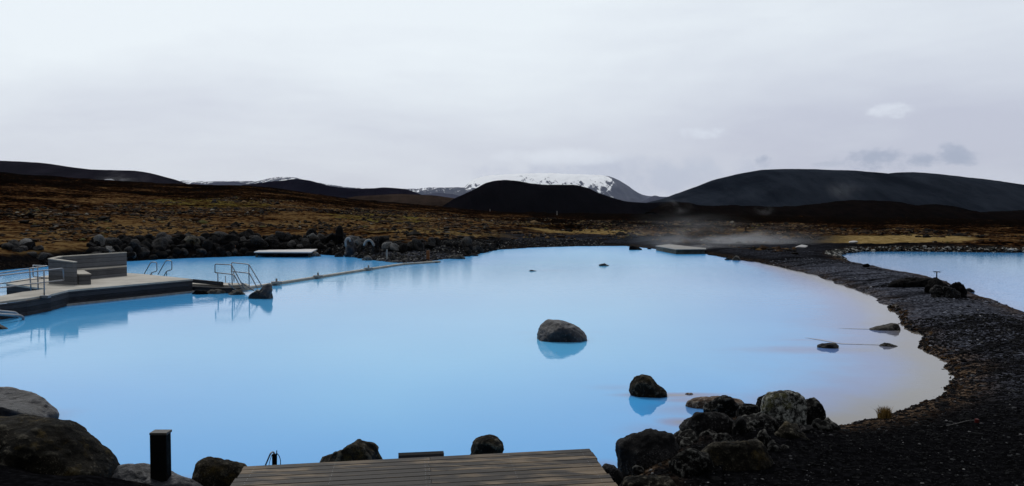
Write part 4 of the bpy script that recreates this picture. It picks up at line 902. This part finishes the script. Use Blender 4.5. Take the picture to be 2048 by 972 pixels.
scatter('shore_stones', p, gx.lognormal(-2.45, .4, len(p)), pebble_mat('shore_stones', [(.008,.008,.008), (.45,(.05,.05,.045)), (.72,(.22,.21,.19)), (.93,(.4,.39,.36))]), seed=5, flat=.6)
p, r = land_pts(34000, -70, 60, 60, 200, lambda d, d1, d2, u, r, x, y: (d > 3.5) & (fbm(x*.12, y*.12, 41, 3) > -.02))
scatter('heath_tufts', p, gx.lognormal(-1.75, .5, len(p)), pebble_mat('heath_tufts', [(.004,.003,.002), (.38,(.022,.011,.005)), (.62,(.05,.026,.010)), (.82,(.115,.07,.028)), (.95,(.06,.055,.014)), (.978,(.2,.18,.15))]), seed=6, flat=.55)

def blades(name, cx, cy, n, rad, hgt, mat, seed, z=None):
    g = np.random.RandomState(seed); vs = []; fs = []
    for i in range(n):
        a = g.uniform(0, 6.28); r = rad*math.sqrt(g.rand())*.6; bx, by = cx+r*math.cos(a), cy+r*math.sin(a); bz = z if z is not None else gz(bx, by)
        l = hgt*g.uniform(.5, 1.1); tx, ty = g.randn(2)*.35*l; w = .006; an = g.uniform(0, 3.14); dx, dy = w*math.cos(an), w*math.sin(an); n0 = len(vs)
        vs += [(bx-dx, by-dy, bz-.02), (bx+dx, by+dy, bz-.02), (bx+tx*.4+dx*.7, by+ty*.4+dy*.7, bz+l*.6), (bx+tx*.4-dx*.7, by+ty*.4-dy*.7, bz+l*.6), (bx+tx, by+ty, bz+l)]
        fs += [(n0, n0+1, n0+2, n0+3), (n0+3, n0+2, n0+4)]
    return mesh_obj(name, vs, fs, mat)
gm = pebble_mat('dry_grass', [(.10,.06,.018), (.4,(.2,.12,.035)), (.8,(.26,.18,.07))])
q = P(1769, 838, .08)
tag(blades('grass_tuft', q.x, q.y, 260, .17, .2, gm, 1), 'orange dry grass tuft at the water edge on the near right shore', 'grass tuft')

# ------------------------------------------------------------------ steam and haze
def steam(label, c, size, dens, seed, scale=1.2):
    m = bpy.data.materials.new('steam'); m.use_nodes = True; t = NT(m.node_tree); t.n.clear()
    out = t.node('ShaderNodeOutputMaterial'); v = t.node('ShaderNodeVolumePrincipled'); t.l.new(v.outputs[0], out.inputs['Volume'])
    co = coords(t, 'Object')
    ln = t.node('ShaderNodeVectorMath', operation='LENGTH'); t.put(ln.inputs[0], co)
    n = t.noise(t.mapping(co, (1,1,.8), loc=(seed, 0, 0)), scale, 5, .62, .6)
    fall = t.ramp(ln.outputs['Value'], 1.0, .1)
    d = t.m('MULTIPLY', t.m('MULTIPLY', t.ramp(n, .44, .68), fall), dens); t.put(v.inputs['Density'], d)
    v.inputs['Color'].default_value = (.93,.94,.97,1); v.inputs['Anisotropy'].default_value = .2
    vv, f = ICO[3]; o = mesh_obj('steam', vv.tolist(), f, m); o.location = c; o.scale = size; tag(o, label, kind='stuff'); return o
c = P(1480, 494, .3); steam('pale steam drifting over the far landing stage and shore', (c.x, c.y+4, 1.1), (12, 6, 2.6), .12, 3, 1.7)
c = P(1420, 500, .3); steam('low bright steam hugging the water behind the landing stage', (c.x, c.y+3, .55), (6, 3, 1.0), .17, 9, 2.2)
c = P(1340, 480, 1.0); steam('faint steam above the far shore', (c.x+2, c.y+6, 1.8), (9, 5, 2.2), .04, 19, 1.5)
steam('thin steam plume over the left hill', PD(245, 357, 1150), (48, 15, 15), .014, 5, 1.4)
steam('thin steam plume before the crater hill', PD(1690, 375, 1150), (34, 12, 22), .010, 7, .9)
steam('thin steam on the lava ridge', PD(1355, 412, 350), (9, 5, 4.5), .035, 8, 1.2)
steam('small steam wisp above the lava field', PD(1528, 420, 340), (6, 3, 3), .035, 12, 1.2)

hz = MB().box((0, 4800, 230), 15000, 10600, 700)
hm = bpy.data.materials.new('haze'); hm.use_nodes = True; t = NT(hm.node_tree); t.n.clear()
out = t.node('ShaderNodeOutputMaterial'); v = t.node('ShaderNodeVolumePrincipled'); t.l.new(v.outputs[0], out.inputs['Volume'])
v.inputs['Density'].default_value = .000009; v.inputs['Color'].default_value = (.75,.86,1,1)
tag(hz.build('haze', hm), kind='stuff')
